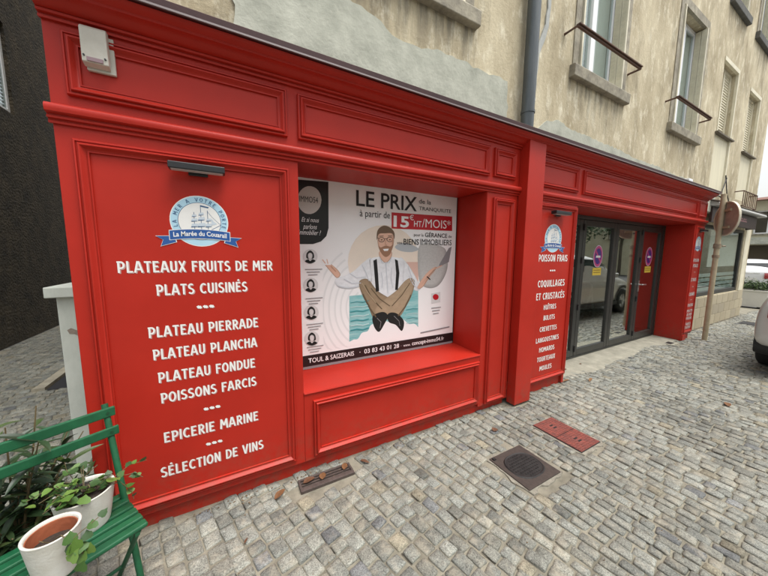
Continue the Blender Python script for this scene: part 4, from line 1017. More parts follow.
def printed_shape(name, pts, c, Y, parent, width=0.022, lo=0.55):
    P = smooth_loop(pts); n = len(P)
    ar = sum(P[i].x*P[(i+1) % n].y-P[(i+1) % n].x*P[i].y for i in range(n))
    if ar < 0: P = P[::-1]
    cen = sum(P, Vector((0, 0)))/n
    rings = [[], [], []]; cols = [[], [], []]
    for i in range(n):
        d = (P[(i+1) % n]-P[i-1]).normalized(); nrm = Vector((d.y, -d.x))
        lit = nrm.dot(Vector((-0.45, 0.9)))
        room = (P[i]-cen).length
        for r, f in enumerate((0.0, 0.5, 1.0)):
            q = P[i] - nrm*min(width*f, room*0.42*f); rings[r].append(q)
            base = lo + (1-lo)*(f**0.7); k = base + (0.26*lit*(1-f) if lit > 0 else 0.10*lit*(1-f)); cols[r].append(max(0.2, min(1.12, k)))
    if width <= 0:
        if c not in _ps: _ps[c] = print_shaded(c)
        o = MB().xz([(q.x, q.y) for q in P], Y).build(name, pm(c), parent); return o
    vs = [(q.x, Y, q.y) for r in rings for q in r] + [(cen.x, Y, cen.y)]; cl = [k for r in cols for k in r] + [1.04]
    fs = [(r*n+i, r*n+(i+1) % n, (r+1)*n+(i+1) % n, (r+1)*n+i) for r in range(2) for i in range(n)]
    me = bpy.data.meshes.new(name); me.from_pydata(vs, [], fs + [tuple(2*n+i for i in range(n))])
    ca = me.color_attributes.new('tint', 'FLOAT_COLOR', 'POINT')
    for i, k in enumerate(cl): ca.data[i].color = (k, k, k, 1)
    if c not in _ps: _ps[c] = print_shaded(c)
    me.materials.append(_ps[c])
    o = bpy.data.objects.new(name, me); C.objects.link(o); o.parent = parent
    return o
PSY = 0.376
pst = thing('poster', 'large white advertising poster with a man sitting cross-legged, in the red window recess', 'poster', (0,0,0))
sheet = MB().box(0.444, 2.128, PSY, PSY+0.006, 0.617, 2.148).build('sheet', mat('print_white', (0.90,0.90,0.90), 0.35, var=0.02, scale=2), pst)
MB().box(0.443, 2.147, PSY+0.008, PSY+0.022, 0.617, 2.149).build('backing', mat('black_backing', (0.01,0.01,0.01), 0.6), pst)
MB().box(0.443, 2.127, PSY-0.0006, PSY-0.0001, 0.618, 0.640).build('grey_strip', pm('grey'), pst)
MB().box(0.443, 2.127, PSY-0.0012, PSY-0.0003, 0.640, 0.734).build('black_band', pm('black'), pst)
k = 0
for (nm, c, pts) in POLYS:
    if nm == 'ripple_backdrop':
        mb = MB()
        for i in range(7):
            ribbon(mb, arc(1.08, 1.10, 0.12+i*0.052, 0.15+i*0.065, 118, 268, 22), 0.016, lambda a, b: (a, b), PSY-0.0004)
        mb.v = [(max(x, 0.70), y, max(z, 0.75)) for x, y, z in mb.v]
        mb.build('ripple', pm('ripple'), pst, fix=False); continue
    if nm in ('glasses', 'trouser_fold', 'shirt_shade'): continue
    k += 1
    if nm in ('left_sleeve','right_sleeve','torso','forearm','left_trouser_leg','right_trouser_leg','left_shoe','right_shoe','neck','head','beard','hair','white_cloud','boulder','cloud_shape','portrait_hair','portrait_face','portrait_shoulders'):
        wd = {'head': 0.020, 'neck': 0.012, 'beard': 0, 'hair': 0, 'cloud_shape': 0, 'right_sleeve': 0.010, 'forearm': 0.010, 'left_shoe': 0.012, 'right_shoe': 0.012, 'boulder': 0.05, 'white_cloud': 0, 'portrait_face': 0.008, 'portrait_hair': 0.006, 'portrait_shoulders': 0.006, 'torso': 0.03}.get(nm, 0.024)
        printed_shape(nm, [(x, max(z, 0.736)) for x, z in pts], c, PSY-0.0005-0.00006*k, pst, wd, {'white_cloud': 0.86, 'torso': 0.86, 'left_sleeve': 0.72, 'right_sleeve': 0.72, 'boulder': 0.7, 'cloud_shape': 0.9}.get(nm, 0.58)); continue
    MB().xz([(max(0.4435, x), max(z, 0.7345) if nm in ('white_cloud', 'sea') else min(z, 2.147)) for x, z in pts], PSY-0.0005-0.00006*k).build(nm, pm(c), pst)
TY = PSY-0.0005-0.00006*(k+4)
for i, (nm, c, w, pts) in enumerate(STROKES):
    if nm == 'wave' and (pts[0][1] < 0.86 or (pts[0][0] > 1.3 and (pts[0][1] > 1.05))): continue
    if nm == 'wave' and pts[0][0] > 1.3: pts = [(x+0.06, z) for x, z in pts[:3]]
    mb = MB(); ribbon(mb, pts, w, lambda a, b: (a, max(0.736, b)), TY+0.00012-0.00002*(i % 5)-0.00006); mb.build(nm, pm(c), pst, fix=False)
TY -= 0.0003
for (s, x0, x1, z, cap, bold, c) in TEXTS:
    if z < 0.72: z, cap = 0.668, min(cap, 0.041)
    font_text(s, x0, x1, z, cap, TY, pst, pm(c), bold=bold if s == '15' else (0.0 if s in ('IMMOBILIERS', '/MOIS*') else min(bold, 0.012)), shear=0.35 if s in ('Et si nous', 'parlons', 'immobilier ?') else 0)
mb = MB()
for j in range(3): mb.xz([(1.83+0.012*j,1.02-j*0.03),(1.955-0.014*j,1.021-j*0.03),(1.955-0.014*j,1.029-j*0.03),(1.83+0.012*j,1.028-j*0.03)], TY)
mb.xz([(1.70,0.775),(2.08,0.795),(2.08,0.808),(1.70,0.788)], TY)
for zc in (1.44, 1.205, 0.99, 0.80):
    for j in range(3): mb.xz([(0.56+0.012*j,zc-j*0.022),(0.70-0.02*j,zc-j*0.022),(0.70-0.02*j,zc+0.006-j*0.022),(0.56+0.012*j,zc+0.006-j*0.022)], TY)
mb.build('fine_print', pm('grey'), pst)

# ------------------------------------------------------------------ glass folding doors
dr = thing('folding_glass_doors', 'dark grey four-leaf glazed folding doors set back in the red front', 'door', (0, 0, 0))
DY = 0.405
MB().box(3.631, 3.69, DY, DY+0.07, 0.02, 2.148).box(7.371, 7.429, DY, DY+0.07, 0.02, 2.148).box(3.69, 7.371, DY, DY+0.07, 2.095, 2.148).box(3.69, 7.371, DY, DY+0.07, 0.010, 0.035).build('frame', ALU, dr, bevel=0.003)
ls = [3.695, 4.605, 5.59, 6.50, 7.366]
for i in range(4):
    a, b_ = ls[i]+0.004, ls[i+1]-0.004; z0, z1 = 0.04, 2.09
    l = MB().box(a, a+0.085, DY+0.006, DY+0.062, z0, z1).box(b_-0.085, b_, DY+0.006, DY+0.062, z0, z1).box(a+0.085, b_-0.085, DY+0.006, DY+0.062, z1-0.085, z1).box(a+0.085, b_-0.085, DY+0.006, DY+0.062, z0, z0+0.10).build('leaf', ALU, dr, bevel=0.004)
    MB().box(a+0.085, b_-0.085, DY+0.03, DY+0.036, z0+0.10, z1-0.085).build('pane', GLASS, l)
    if i in (0, 2):
        for z in (0.16, 0.80, 1.5, 1.98): MB().tube([(b_+0.004, DY-0.004, z-0.045), (b_+0.004, DY-0.004, z+0.045)], 0.011, 8).build('hinge', LAMPM, l)
    if i == 3:
        MB().box(a+0.03, a+0.062, DY-0.004, DY+0.0055, 0.93, 1.13).tube([(a+0.046, DY, 1.06), (a+0.046, DY-0.05, 1.06), (a+0.06, DY-0.055, 1.06), (a+0.18, DY-0.055, 1.055)], 0.010, 10).build('handle', mat('satin_steel', (0.62,0.62,0.60), 0.3, metal=0.9), l)
        MB().tube([(a+0.046, DY+0.002, 0.97), (a+0.046, DY-0.008, 0.97)], 0.012, 10).build('lock', mat('satin_steel', (0.6,0.6,0.6)), l)
PURP = mat('sticker_blue', (0.065,0.022,0.20), 0.4); PINK = mat('sticker_red', (0.52,0.06,0.20), 0.4); YEL = mat('sticker_yellow', (0.66,0.48,0.06), 0.5)
for (x, lab) in ((5.12, 'round no-parking sticker with yellow notice on the second glass door leaf'), (6.93, 'round no-parking sticker with yellow notice on the last glass door leaf')):
    st = thing('door_sticker', lab, 'sticker', (x, DY+0.0285, 1.56), group='no-parking stickers on the glass doors')
    MB().xz([(x*0.9, z*1.15) for x, z in disc_pts(0, 0.0, 0.150)], -0.0005, 0.001).build('rim', mat('sticker_pale', (0.6,0.5,0.62), 0.4), st)
    MB().xz([(x*0.9, z*1.15) for x, z in disc_pts(0, 0.0, 0.140)], -0.0010).build('red_ring', PINK, st)
    MB().xz([(x*0.9, z*1.15) for x, z in disc_pts(0, 0.0, 0.108)], -0.0015).build('blue_disc', PURP, st)
    MB().bar((-0.08, -0.002, 0.085), (0.08, -0.002, -0.085), 0.0006, 0.03).build('red_bar', PINK, st)
    MB().xz([(-0.07,-0.02),(0.07,-0.02),(0.06,0.012),(-0.06,0.012)], -0.0026).build('tow_mark', WHITE, st)
    MB().box(-0.125, 0.125, -0.001, 0.0, -0.295, -0.18).build('yellow_notice', YEL, st)
    mb = MB()
    for j in range(2): mb.box(-0.10, 0.10, -0.0016, -0.0011, -0.222-j*0.035, -0.209-j*0.035)
    mb.build('fine_print', mat('print_brown', (0.25,0.16,0.02), 0.5), st)
# room behind the doors
ROOMF = mat('grey_floor_tiles', (0.20,0.21,0.20), 0.35, var=0.2, scale=2)
rm = MB().add([(2.6,0.48,0.004),(8.0,0.48,0.004),(8.0,5,0.004),(2.6,5,0.004)], [(0,1,2,3)]).build('shop_floor', ROOMF); tag(rm, kind='structure')
rw = MB().add([(2.6,5,0),(8.0,5,0),(8.0,5,2.6),(2.6,5,2.6)], [(0,1,2,3)]).add([(2.6,0.5,0),(2.6,5,0),(2.6,5,2.6),(2.6,0.5,2.6)], [(0,1,2,3)]).add([(8,0.5,0),(8,5,0),(8,5,2.6),(8,0.5,2.6)], [(0,1,2,3)]).add([(2.6,0.5,2.6),(8,0.5,2.6),(8,5,2.6),(2.6,5,2.6)], [(0,1,2,3)]).build('shop_room_walls', mat('room_paint', (0.30,0.30,0.28), 0.8, var=0.05, scale=1)); tag(rw, kind='structure')
STM = mat('pale_grey_metal', (0.55,0.60,0.58), 0.45, var=0.06)
def stand(x, y, rz, lab):
    s = thing('display_stand', lab, 'stand', (x, y, 0.006), rz, group='pale display stands inside the shop')
    for sx in (-0.2, 0.2):
        MB().tube([(sx, -0.12, 0), (sx, 0.0, 0.75)] , 0.02, 8).build('leg', STM, s); MB().tube([(sx, 0.22, 0), (sx, 0.02, 0.7)], 0.02, 8).build('leg', STM, s)
    MB().box(-0.215, 0.215, -0.10, 0.18, 0.33, 0.36).build('shelf', STM, s)
    MB().tube([(-0.2, 0, 0.74), (-0.19, 0, 0.9), (-0.12, 0, 0.98), (0.12, 0, 0.98), (0.19, 0, 0.9), (0.2, 0, 0.74)], 0.022, 8).build('arched_rail', STM, s)
stand(5.6, 1.3, 0.3, 'pale display stand seen through the second door leaf')
stand(7.0, 1.5, -0.2, 'pale display stand seen through the third door leaf')
ct = thing('counter', 'long dark counter dimly seen inside the shop behind the glass', 'counter', (6.1, 2.5, 0.006))
MB().box(-1.2, 1.2, -0.3, 0.3, 0.0, 0.86).build('body', mat('dark_counter', (0.10,0.11,0.11), 0.5), ct); MB().box(-1.25, 1.25, -0.34, 0.34, 0.862, 0.90).build('top', STM, ct)

# ------------------------------------------------------------------ covers in the paving
IRON = mat('cast_iron', (0.030,0.028,0.027), 0.6, col2=(0.012,0.011,0.011), scale=30, bump=0.25, bscale=90, metal=0.3)
RIRON = mat('red_painted_iron', (0.27,0.065,0.045), 0.75, col2=(0.10,0.035,0.03), scale=25, bump=0.2, bscale=120)
def mortar_bed(parent, hx, hy, seed):
    r_ = random.Random(seed); pts = []
    for (x0, y0, x1, y1) in ((-hx,-hy,hx,-hy), (hx,-hy,hx,hy), (hx,hy,-hx,hy), (-hx,hy,-hx,-hy)):
        for k in range(9):
            t = k/9; e = r_.uniform(0.004, 0.034)
            pts.append((x0+(x1-x0)*t + (e if x0 == x1 == hx else (-e if x0 == x1 else 0)), y0+(y1-y0)*t + (-e if y0 == y1 == -hy else (e if y0 == y1 else 0))))
    n = len(pts)
    MB().add([(x, y, -0.0025) for x, y in pts] + [(x*1.02, y*1.02, -0.02) for x, y in pts], [tuple(range(n))] + [(k, n+k, n+(k+1) % n, (k+1) % n) for k in range(n)]).build('mortar_bed', BEDM, parent)
BEDM = mat('dusty_mortar', (0.33, 0.31, 0.25), 0.95, col2=(0.14, 0.125, 0.10), scale=24, detail=10, bump=0.6, bscale=120)
lid = thing('inspection_cover', 'dark rusty rectangular cast iron cover with oval centre in the setts', 'cover', (1.895, -0.70, 0.0))
mortar_bed(lid, 0.178, 0.170, 2)
MB().box(-0.178, 0.178, -0.170, 0.170, -0.03, 0.0055).build('frame', mat('brown_rust_frame', (0.045,0.032,0.026), 0.8, var=0.3, scale=40, bump=0.3), lid, bevel=0.003)
ov = MB(); n = 40
pts = [(0.148*math.copysign(abs(math.cos(t))**0.8, math.cos(t)), 0.122*math.copysign(abs(math.sin(t))**0.8, math.sin(t))) for t in [2*PI*i/n for i in range(n)]]
ov.add([(x, y, 0.005) for x, y in pts] + [(x*0.94, y*0.94, 0.0125) for x, y in pts] + [(x*0.88, y*0.88, 0.0095) for x, y in pts] + [(0,0,0.010)], [(i, (i+1) % n, n+(i+1) % n, n+i) for i in range(n)] + [(n+i, n+(i+1) % n, 2*n+(i+1) % n, 2*n+i) for i in range(n)] + [(2*n+i, 2*n+(i+1) % n, 3*n) for i in range(n)])
oo = ov.build('oval_lid', IRON, lid)
mb = MB()
for i in range(-5, 6):
    for j in range(-4, 5):
        x, y = i*0.023, j*0.023
        if (x/0.125)**2 + (y/0.10)**2 < 1: mb.box(x-0.007, x+0.007, y-0.004, y+0.004, 0.0085, 0.013)
mb.build('studs', IRON, oo)
MB().box(-0.163, -0.140, 0.135, 0.158, 0.004, 0.014).build('lug', IRON, lid)
lid2 = thing('hatch_cover', 'red painted rectangular iron hatch cover in two plates in the setts', 'cover', (2.575, -0.617, 0.001))
mortar_bed(lid2, 0.145, 0.213, 5)
MB().box(-0.145, 0.145, -0.213, 0.213, -0.038, 0.001).build('frame', IRON, lid2)
for j, y in enumerate((-0.106, 0.106)):
    pl_ = MB().box(-0.138, 0.138, y-0.102, y+0.102, 0.0, 0.006).build('plate', RIRON, lid2)
    mb = MB()
    for a in range(13):
        for b_ in range(10):
            x = -0.125 + a*0.0205; yy = y-0.092+b_*0.0205
            if abs(yy-y) < 0.035 and abs(x) < 0.03: continue
            sgn = 1 if (a+b_) % 2 else -1
            mb.bar((x-0.005, yy-0.005*sgn, 0.007), (x+0.005, yy+0.005*sgn, 0.007), 0.006, 0.004)
    mb.build('tread', RIRON, pl_)
    MB().box(-0.022, 0.022, y-0.025, y-0.010, 0.0055, 0.0068).box(-0.022, 0.022, y+0.010, y+0.025, 0.0055, 0.0068).build('slot', mat('black_hole', (0.006,0.005,0.005), 0.9), pl_)
gr = thing('vent_grate', 'brown iron cellar grate against the red plinth, with curled leaves on it', 'grate', (0.56, -0.115, 0.0))
GRM = mat('brown_iron', (0.075,0.055,0.048), 0.6, var=0.3, scale=30, bump=0.2)
MB().box(-0.19, 0.19, -0.055, -0.030, -0.02, 0.010).box(-0.19, 0.19, 0.045, 0.06, -0.02, 0.010).box(-0.19, -0.175, -0.030, 0.045, -0.02, 0.010).box(0.175, 0.19, -0.030, 0.045, -0.02, 0.010).build('frame', GRM, gr, bevel=0.002)
MB().box(-0.175, 0.175, -0.030, 0.045, -0.028, -0.02).build('pit', mat('black_hole', (0.01,0.01,0.01), 0.9), gr)
for j in range(3): MB().box(-0.175, 0.175, -0.024+j*0.024, -0.014+j*0.024, -0.012, 0.005).build('bar', GRM, gr)
g2 = thing('drain_cover', 'small iron drain cover at the foot of the far red pier', 'cover', (7.03, 0.04, 0.0))
MB().box(-0.16, 0.16, -0.085, 0.085, -0.03, 0.003).build('surround', THRESH, g2)
MB().box(-0.09, 0.09, -0.045, 0.045, 0.0, 0.005).build('grid', IRON, g2)
g3 = tag(MB().box(10.6, 11.1, -0.35, -0.08, -0.02, 0.006).box(10.65,11.05,-0.30,-0.13,0.003,0.010).build('gully_cover', IRON), 'small dark iron gully cover beside the tiled base of the far shop', 'cover')
g4 = tag(MB().box(12.9, 13.7, -0.62, -0.32, -0.02, 0.008).box(12.95,13.65,-0.57,-0.37,0.003,0.012).build('trench_cover', mat('grey_concrete', (0.16,0.15,0.13), 0.9, var=0.2)), 'grey rectangular trench cover in front of the white planter', 'cover')
rg = random.Random(21); mb = MB()
for j in range(520):
    if j < 300: x = rg.uniform(-0.3, 3.6); y = (-0.13 if 2.55 < x < 2.85 else -0.012) - abs(rg.gauss(0, 0.035)); 
    else: x = rg.uniform(-0.3, 6.5); y = rg.uniform(-1.7, -0.05)
    s_ = rg.uniform(0.002, 0.0055)*(1 if j < 300 else 0.8); a = rg.uniform(0, 6.28); z = 0.004
    ca, sa = math.cos(a), math.sin(a)
    mb.add([(x+s_*1.6*ca, y+s_*1.6*sa, z), (x-s_*sa, y+s_*ca, z+0.001), (x-s_*1.3*ca, y-s_*1.3*sa, z), (x+s_*sa, y-s_*ca, z), (x, y, z+s_*0.8)], [(0,1,4),(1,2,4),(2,3,4),(3,0,4)])
tag(mb.build('grit', mat('leaf_crumbs', (0.13,0.085,0.045), 0.95, var=0.5, scale=3)), kind='stuff')
# ------------------------------------------------------------------ dead leaves
DLM = [mat('dead_leaf_%d' % i, c, 0.75, col2=tuple(v*0.5 for v in c), scale=40, bump=0.2) for i, c in enumerate(((0.20,0.085,0.03),(0.15,0.065,0.03),(0.26,0.13,0.05)))]
def leaf_mesh(L, W, curl, fold, nseg=7):
    vs = []; fs = []
    for i in range(nseg+1):
        t = i/nseg; w = W/2*(math.sin(PI*min(1, t**0.8)))**0.8 if 0 < t < 1 else 0.0006
        z = curl*math.sin(PI*t)*L + rs.uniform(-0.0006, 0.0006); f = fold*w
        vs += [(t*L-L/2, -w, z+f), (t*L-L/2, -w*0.5, z+f*0.45), (t*L-L/2, 0, z), (t*L-L/2, w*0.5, z+f*0.4), (t*L-L/2, w, z+f*0.95)]
    for i in range(nseg):
        for k in range(4): fs.append((i*5+k, i*5+k+1, (i+1)*5+k+1, (i+1)*5+k))
    return vs, fs
DL = [(0.245,-0.115,0.115,0.05,40,0,'long curled brown leaf lying left of the cellar grate'),
      (0.44,-0.095,0.10,0.055,10,1,'curled brown leaf on the left end of the cellar grate'), (0.535,-0.10,0.075,0.055,70,0,'crumpled brown leaf in the middle of the cellar grate'),
      (0.705,-0.085,0.085,0.05,60,0,'crumpled brown leaf on the right end of the cellar grate'), (0.86,-0.105,0.09,0.035,-50,1,'small brown leaf just right of the cellar grate'),
      (2.06,-0.29,0.075,0.06,30,1,'small round brown leaf between the pilaster and the dark cover'), (3.70,0.0,0.15,0.03,-5,2,'thin brown leaf on the concrete doorstep by the shellfish panel'),
      (4.0,-0.13,0.15,0.04,15,2,'pale brown leaf on the setts in front of the doorstep'), (4.62,-1.15,0.14,0.06,20,0,'large reddish brown leaf near the parked car'), (4.45,0.22,0.05,0.03,0,1,'tiny dark leaf at the foot of the glass doors'),
      (4.05,0.21,0.05,0.03,40,1,'tiny dark leaf at the near end of the doorstep'), (0.03,-0.35,0.04,0.015,60,1,'tiny brown leaf scrap on the setts below the wine line')]
for (x, y, L, W, a, c, lab) in DL:
    vs, fs = leaf_mesh(L*0.85, W*0.85, 0.06, 0.22)
    zb = min(v[2] for v in vs)
    me = MB().add([(p[0], p[1], p[2]-zb) for p in vs], fs)
    ob = me.build('dead_leaf', DLM[c], None, smooth='all', fix=False)
    ob.location = (x, y, (0.0125 if 0.38 < x < 0.74 and y > -0.2 else (0.014 if (3.6 < x < 7.4 and y > 0.0) else 0.007))); ob.rotation_euler = (rs.uniform(-0.1,0.1), rs.uniform(-0.06,0.06), R(a))
    tag(ob, lab, 'leaf', 'dead leaves on the paving')

# ------------------------------------------------------------------ green bistro chair with pots
GREEN = mat('green_paint', (0.010,0.112,0.044), 0.45, col2=(0.006,0.070,0.028), scale=22, detail=10, bump=0.06, bscale=90)
CH_ANG = R(29)
chair = thing('bistro_chair', 'green slatted folding bistro chair at the left edge with potted ivy on it', 'chair', (-0.587, -0.501, 0.0), CH_ANG)
for i in range(6):
    y = -0.150 + 0.025 + i*0.0505
    MB().box(-0.215, 0.213, y-0.0195, y+0.0195, 0.432, 0.450).build('seat_slat', GREEN, chair, bevel=0.006)
for (z0, z1) in ((0.803, 0.848), (0.722, 0.764)):
    zm = (z0+z1)/2; y = 0.097 + (zm-0.45)*0.368 - 0.022
    MB().box(-0.30, 0.232, y-0.007, y+0.007, z0, z1).build('back_slat', GREEN, chair, bevel=0.005)
    MB().tube([(0.205, y-0.010, zm), (0.205, y-0.0075, zm)], 0.006, 10).build('screw', mat('dark_screw', (0.01,0.06,0.025), 0.4), chair)
for sx in (-0.205, 0.205):
    MB().tube([(sx, 0.245, 0.858), (sx, 0.172, 0.655), (sx, 0.097, 0.45), (sx, 0.02, 0.215), (sx, -0.05, 0.0)], 0.0125, 12).build('leg', GREEN, chair, smooth=True)
    s2 = sx*0.90
    MB().tube([(s2, -0.125, 0.425), (s2, 0.03, 0.22), (s2, 0.20, 0.0)], 0.0105, 10).build('leg', GREEN, chair, smooth=True)
    MB().box(sx*0.86-0.008, sx*0.86+0.008, -0.14, 0.14, 0.414, 0.431).build('seat_rail', GREEN, chair)
MB().tube([(-0.185, 0.12, 0.103), (0.185, 0.12, 0.103)], 0.008, 8).build('stretcher', GREEN, chair)
MB().tube([(-0.205, -0.02, 0.09), (0.205, -0.02, 0.09)], 0.008, 8).build('stretcher', GREEN, chair)

POTW = mat('white_glazed_pot', (0.70,0.70,0.66), 0.5, col2=(0.52,0.50,0.43), scale=9, bump=0.12, detail=10, bscale=120)
TERRA = mat('terracotta', (0.30,0.085,0.035), 0.8, var=0.2, scale=14, bump=0.15)
SOIL = mat('potting_soil', (0.035,0.025,0.018), 0.95, var=0.5, scale=60, bump=0.8, bscale=90)
def pot(parent, r0, r1, h, ribs=True):
    prof = []; n = 26
    for i in range(n+1):
        t = i/n; prof.append((r0+(r1-r0)*t**0.85 + (0.0012*math.sin(t*PI*2*13) if ribs else 0), h*t))
    prof += [(r1+0.001, h+0.003), (r1-0.003, h+0.005), (r1-0.008, h+0.002), (r1-0.009, h-0.012)]
    return MB().lathe(prof, n=48).build('pot', POTW, parent, smooth='all')
def to_world(lx, ly): return (-0.587 + lx*math.cos(CH_ANG) - ly*math.sin(CH_ANG), -0.501 + lx*math.sin(CH_ANG) + ly*math.cos(CH_ANG))
IVY = [mat('ivy_leaf_%d' % i, c, 0.5, col2=tuple(v*0.6 for v in c), scale=30, bump=0.1) for i, c in enumerate(((0.055,0.135,0.022),(0.10,0.20,0.03),(0.035,0.085,0.02),(0.14,0.24,0.045)))]
STEM = mat('brown_stem', (0.12,0.09,0.04), 0.8)
def ivy_mesh(m):
    o = [(0,0),(0.30,-0.04),(0.58,0.16),(0.54,0.40),(0.46,0.66),(0.24,0.80),(0.0,1.10),(-0.24,0.80),(-0.46,0.66),(-0.54,0.40),(-0.58,0.16),(-0.30,-0.04)]
    vs = [(x, y, 0.10*abs(x)-0.10*y*y) for x, y in o] + [(0, 0.45, -0.05)]
    mb = MB().add(vs, [(i, (i+1) % 12, 12) for i in range(12)])
    return mb
def add_leaf(parent, protos, key, maker, m, loc, rot, sc):
    if key not in protos:
        o = maker().build('leaf', m, parent, smooth='all', fix=False); protos[key] = o
    else:
        o = protos[key].copy(); C.objects.link(o); o.parent = parent
    o.location = loc; o.rotation_euler = rot; o.scale = (sc, sc, sc)
    return o
rl = random.Random(5)
ivp = {}
w1 = to_world(-0.037, -0.105)
p1 = thing('potted_plant', 'white ribbed pot with terracotta liner and bare soil, nearly empty, on the chair front', 'pot plant', (w1[0], w1[1], 0.4505), R(12))
pot(p1, 0.052, 0.072, 0.158)
MB().lathe([(0.0605, 0.150),(0.0625, 0.152),(0.0630, 0.148),(0.058, 0.105),(0.0555, 0.10)], n=40, cap0=False).lathe([(0.0605, 0.150),(0.057, 0.10)], n=40, cap0=False).build('liner', TERRA, p1, smooth='all')
MB().lathe([(0.0565,0.104),(0.03,0.108),(0.002,0.110)], n=30, cap0=False, cap1=True).build('soil', SOIL, p1, smooth='all')
tr = [(-0.005,0.01,0.108),(0.01,-0.02,0.135),(0.03,-0.06,0.168),(0.052,-0.082,0.15),(0.072,-0.09,0.11),(0.085,-0.09,0.07)]
MB().tube(tr, 0.0016, 5).tube([(0.0,0.0,0.108),(-0.02,-0.01,0.135),(-0.03,-0.005,0.142)], 0.0014, 5).tube([(0.052,-0.082,0.15),(0.09,-0.07,0.165),(0.12,-0.05,0.17)], 0.0014, 5).build('stem', STEM, p1)
for (x, y, z, s, c) in ((0.052,-0.088,0.145,0.034,0),(0.060,-0.097,0.115,0.040,1),(0.082,-0.098,0.105,0.036,0),(0.050,-0.103,0.090,0.036,3),(0.093,-0.085,0.13,0.028,2),(0.076,-0.105,0.07,0.04,1),(0.105,-0.075,0.155,0.028,0),(0.125,-0.055,0.172,0.026,2),(0.045,-0.095,0.12,0.030,2),(0.10,-0.10,0.085,0.032,3),(0.07,-0.11,0.045,0.034,0)):
    add_leaf(p1, ivp, c, lambda: ivy_mesh(0), IVY[c], (x, y, z), (R(rl.uniform(30,90)), R(rl.uniform(-25,25)), R(rl.uniform(-60,40))), s)
w2 = to_world(0.075, 0.05)
p2 = thing('potted_plant', 'wide white pot of trailing green ivy at the back of the chair seat', 'pot plant', (w2[0], w2[1], 0.4505))
pot(p2, 0.068, 0.092, 0.150)
MB().lathe([(0.0832,0.132),(0.05,0.140),(0.002,0.142)], n=30, cap0=False, cap1=True).build('soil', SOIL, p2, smooth='all')
ivp2 = {}
stm = MB()
for j in range(22):
    a = rl.uniform(0, 2*PI); d = rl.uniform(0.01, 0.075); L = rl.uniform(0.03, 0.10)
    x0, y0 = d*math.cos(a), d*math.sin(a); x1, y1 = x0+L*math.cos(a)*0.9, y0+L*math.sin(a)*0.9; z1 = 0.14 + rl.uniform(0.01, 0.06)
    stm.tube([(x0*0.6,y0*0.6,0.138),((x0+x1)/2,(y0+y1)/2,z1+0.01),(x1,y1,z1)], 0.0013, 4)
    for q in range(3):
        t = rl.uniform(0.2, 1); c = rl.choice((0,0,1,2,2,3))
        add_leaf(p2, ivp2, c, lambda: ivy_mesh(0), IVY[c], (x0+(x1-x0)*t+rl.uniform(-.012,.012), y0+(y1-y0)*t+rl.uniform(-.012,.012), z1+rl.uniform(-0.008,0.015)), (R(rl.uniform(-30,45)), R(rl.uniform(-35,35)), rl.uniform(0, 6.28)), rl.uniform(0.020, 0.036))
# trailing shoots to the right, in front of the red panel
for (pts, n_) in (([(0.06,0.0,0.14),(0.10,0.02,0.16),(0.15,0.03,0.15),(0.18,0.03,0.12)], 6), ([(0.06,0.03,0.14),(0.13,0.07,0.17),(0.185,0.09,0.16)], 4), ([(0.05,-0.02,0.14),(0.11,0.0,0.15),(0.145,0.0,0.09),(0.15,0.0,0.05)], 4), ([(-0.04,0.0,0.14),(-0.10,0.02,0.19),(-0.16,0.0,0.17)], 6), ([(-0.03,0.05,0.14),(-0.08,0.10,0.2),(-0.10,0.14,0.24)], 6)):
    stm.tube(pts, 0.0013, 5)
    for q in range(n_):
        t = rl.uniform(0.3, 1)*(len(pts)-1); i = min(int(t), len(pts)-2); f = t-i; c = rl.choice((0,1,2,2))
        v = Vector(pts[i]).lerp(Vector(pts[i+1]), f)
        add_leaf(p2, ivp2, c, lambda: ivy_mesh(0), IVY[c], v, (R(rl.uniform(0,70)), R(rl.uniform(-35,35)), rl.uniform(0, 6.28)), rl.uniform(0.016, 0.028))
stm.build('stem', STEM, p2)
# wicker planter with oleander behind the chair
WICK = mat('wicker', (0.16,0.085,0.04), 0.8, var=0.3, scale=30, bump=0.3)
ol = thing('potted_oleander', 'leafy oleander in a brown wicker basket behind the green chair', 'pot plant', (-0.885, -0.165, 0.0))
bk = MB().lathe([(0.13,0.0),(0.150,0.12),(0.168,0.27),(0.172,0.30),(0.160,0.30),(0.150,0.26)], n=40).build('basket', WICK, ol, smooth='all')
for i in range(11):
    z = 0.02+i*0.026; r_ = 0.134+0.036*(z/0.29)
    pts = [((r_+0.004*math.sin(j*PI/2+(i % 2)*PI))*math.cos(2*PI*j/48), (r_+0.004*math.sin(j*PI/2+(i % 2)*PI))*math.sin(2*PI*j/48), 0) for j in range(49)]
    o = MB().tube([(x, y, z) for x, y, _ in pts], 0.010, 6, caps=False).build('weave', WICK, bk, smooth='all')
MB().lathe([(0.152,0.262),(0.08,0.272),(0.002,0.275)], n=30, cap0=False, cap1=True).build('soil', SOIL, ol)
OLM = [mat('oleander_leaf_%d' % i, c, 0.45, col2=tuple(v*0.6 for v in c), scale=20, bump=0.08) for i, c in enumerate(((0.030,0.062,0.022),(0.045,0.085,0.030),(0.022,0.045,0.020),(0.07,0.11,0.035)))]
def olea_mesh():
    vs, fs = leaf_mesh(1.0, 0.20, 0.07, 0.35, 8)
    return MB().add([(x+0.5, y, z) for x, y, z in vs], fs)
olp = {}; stm = MB()
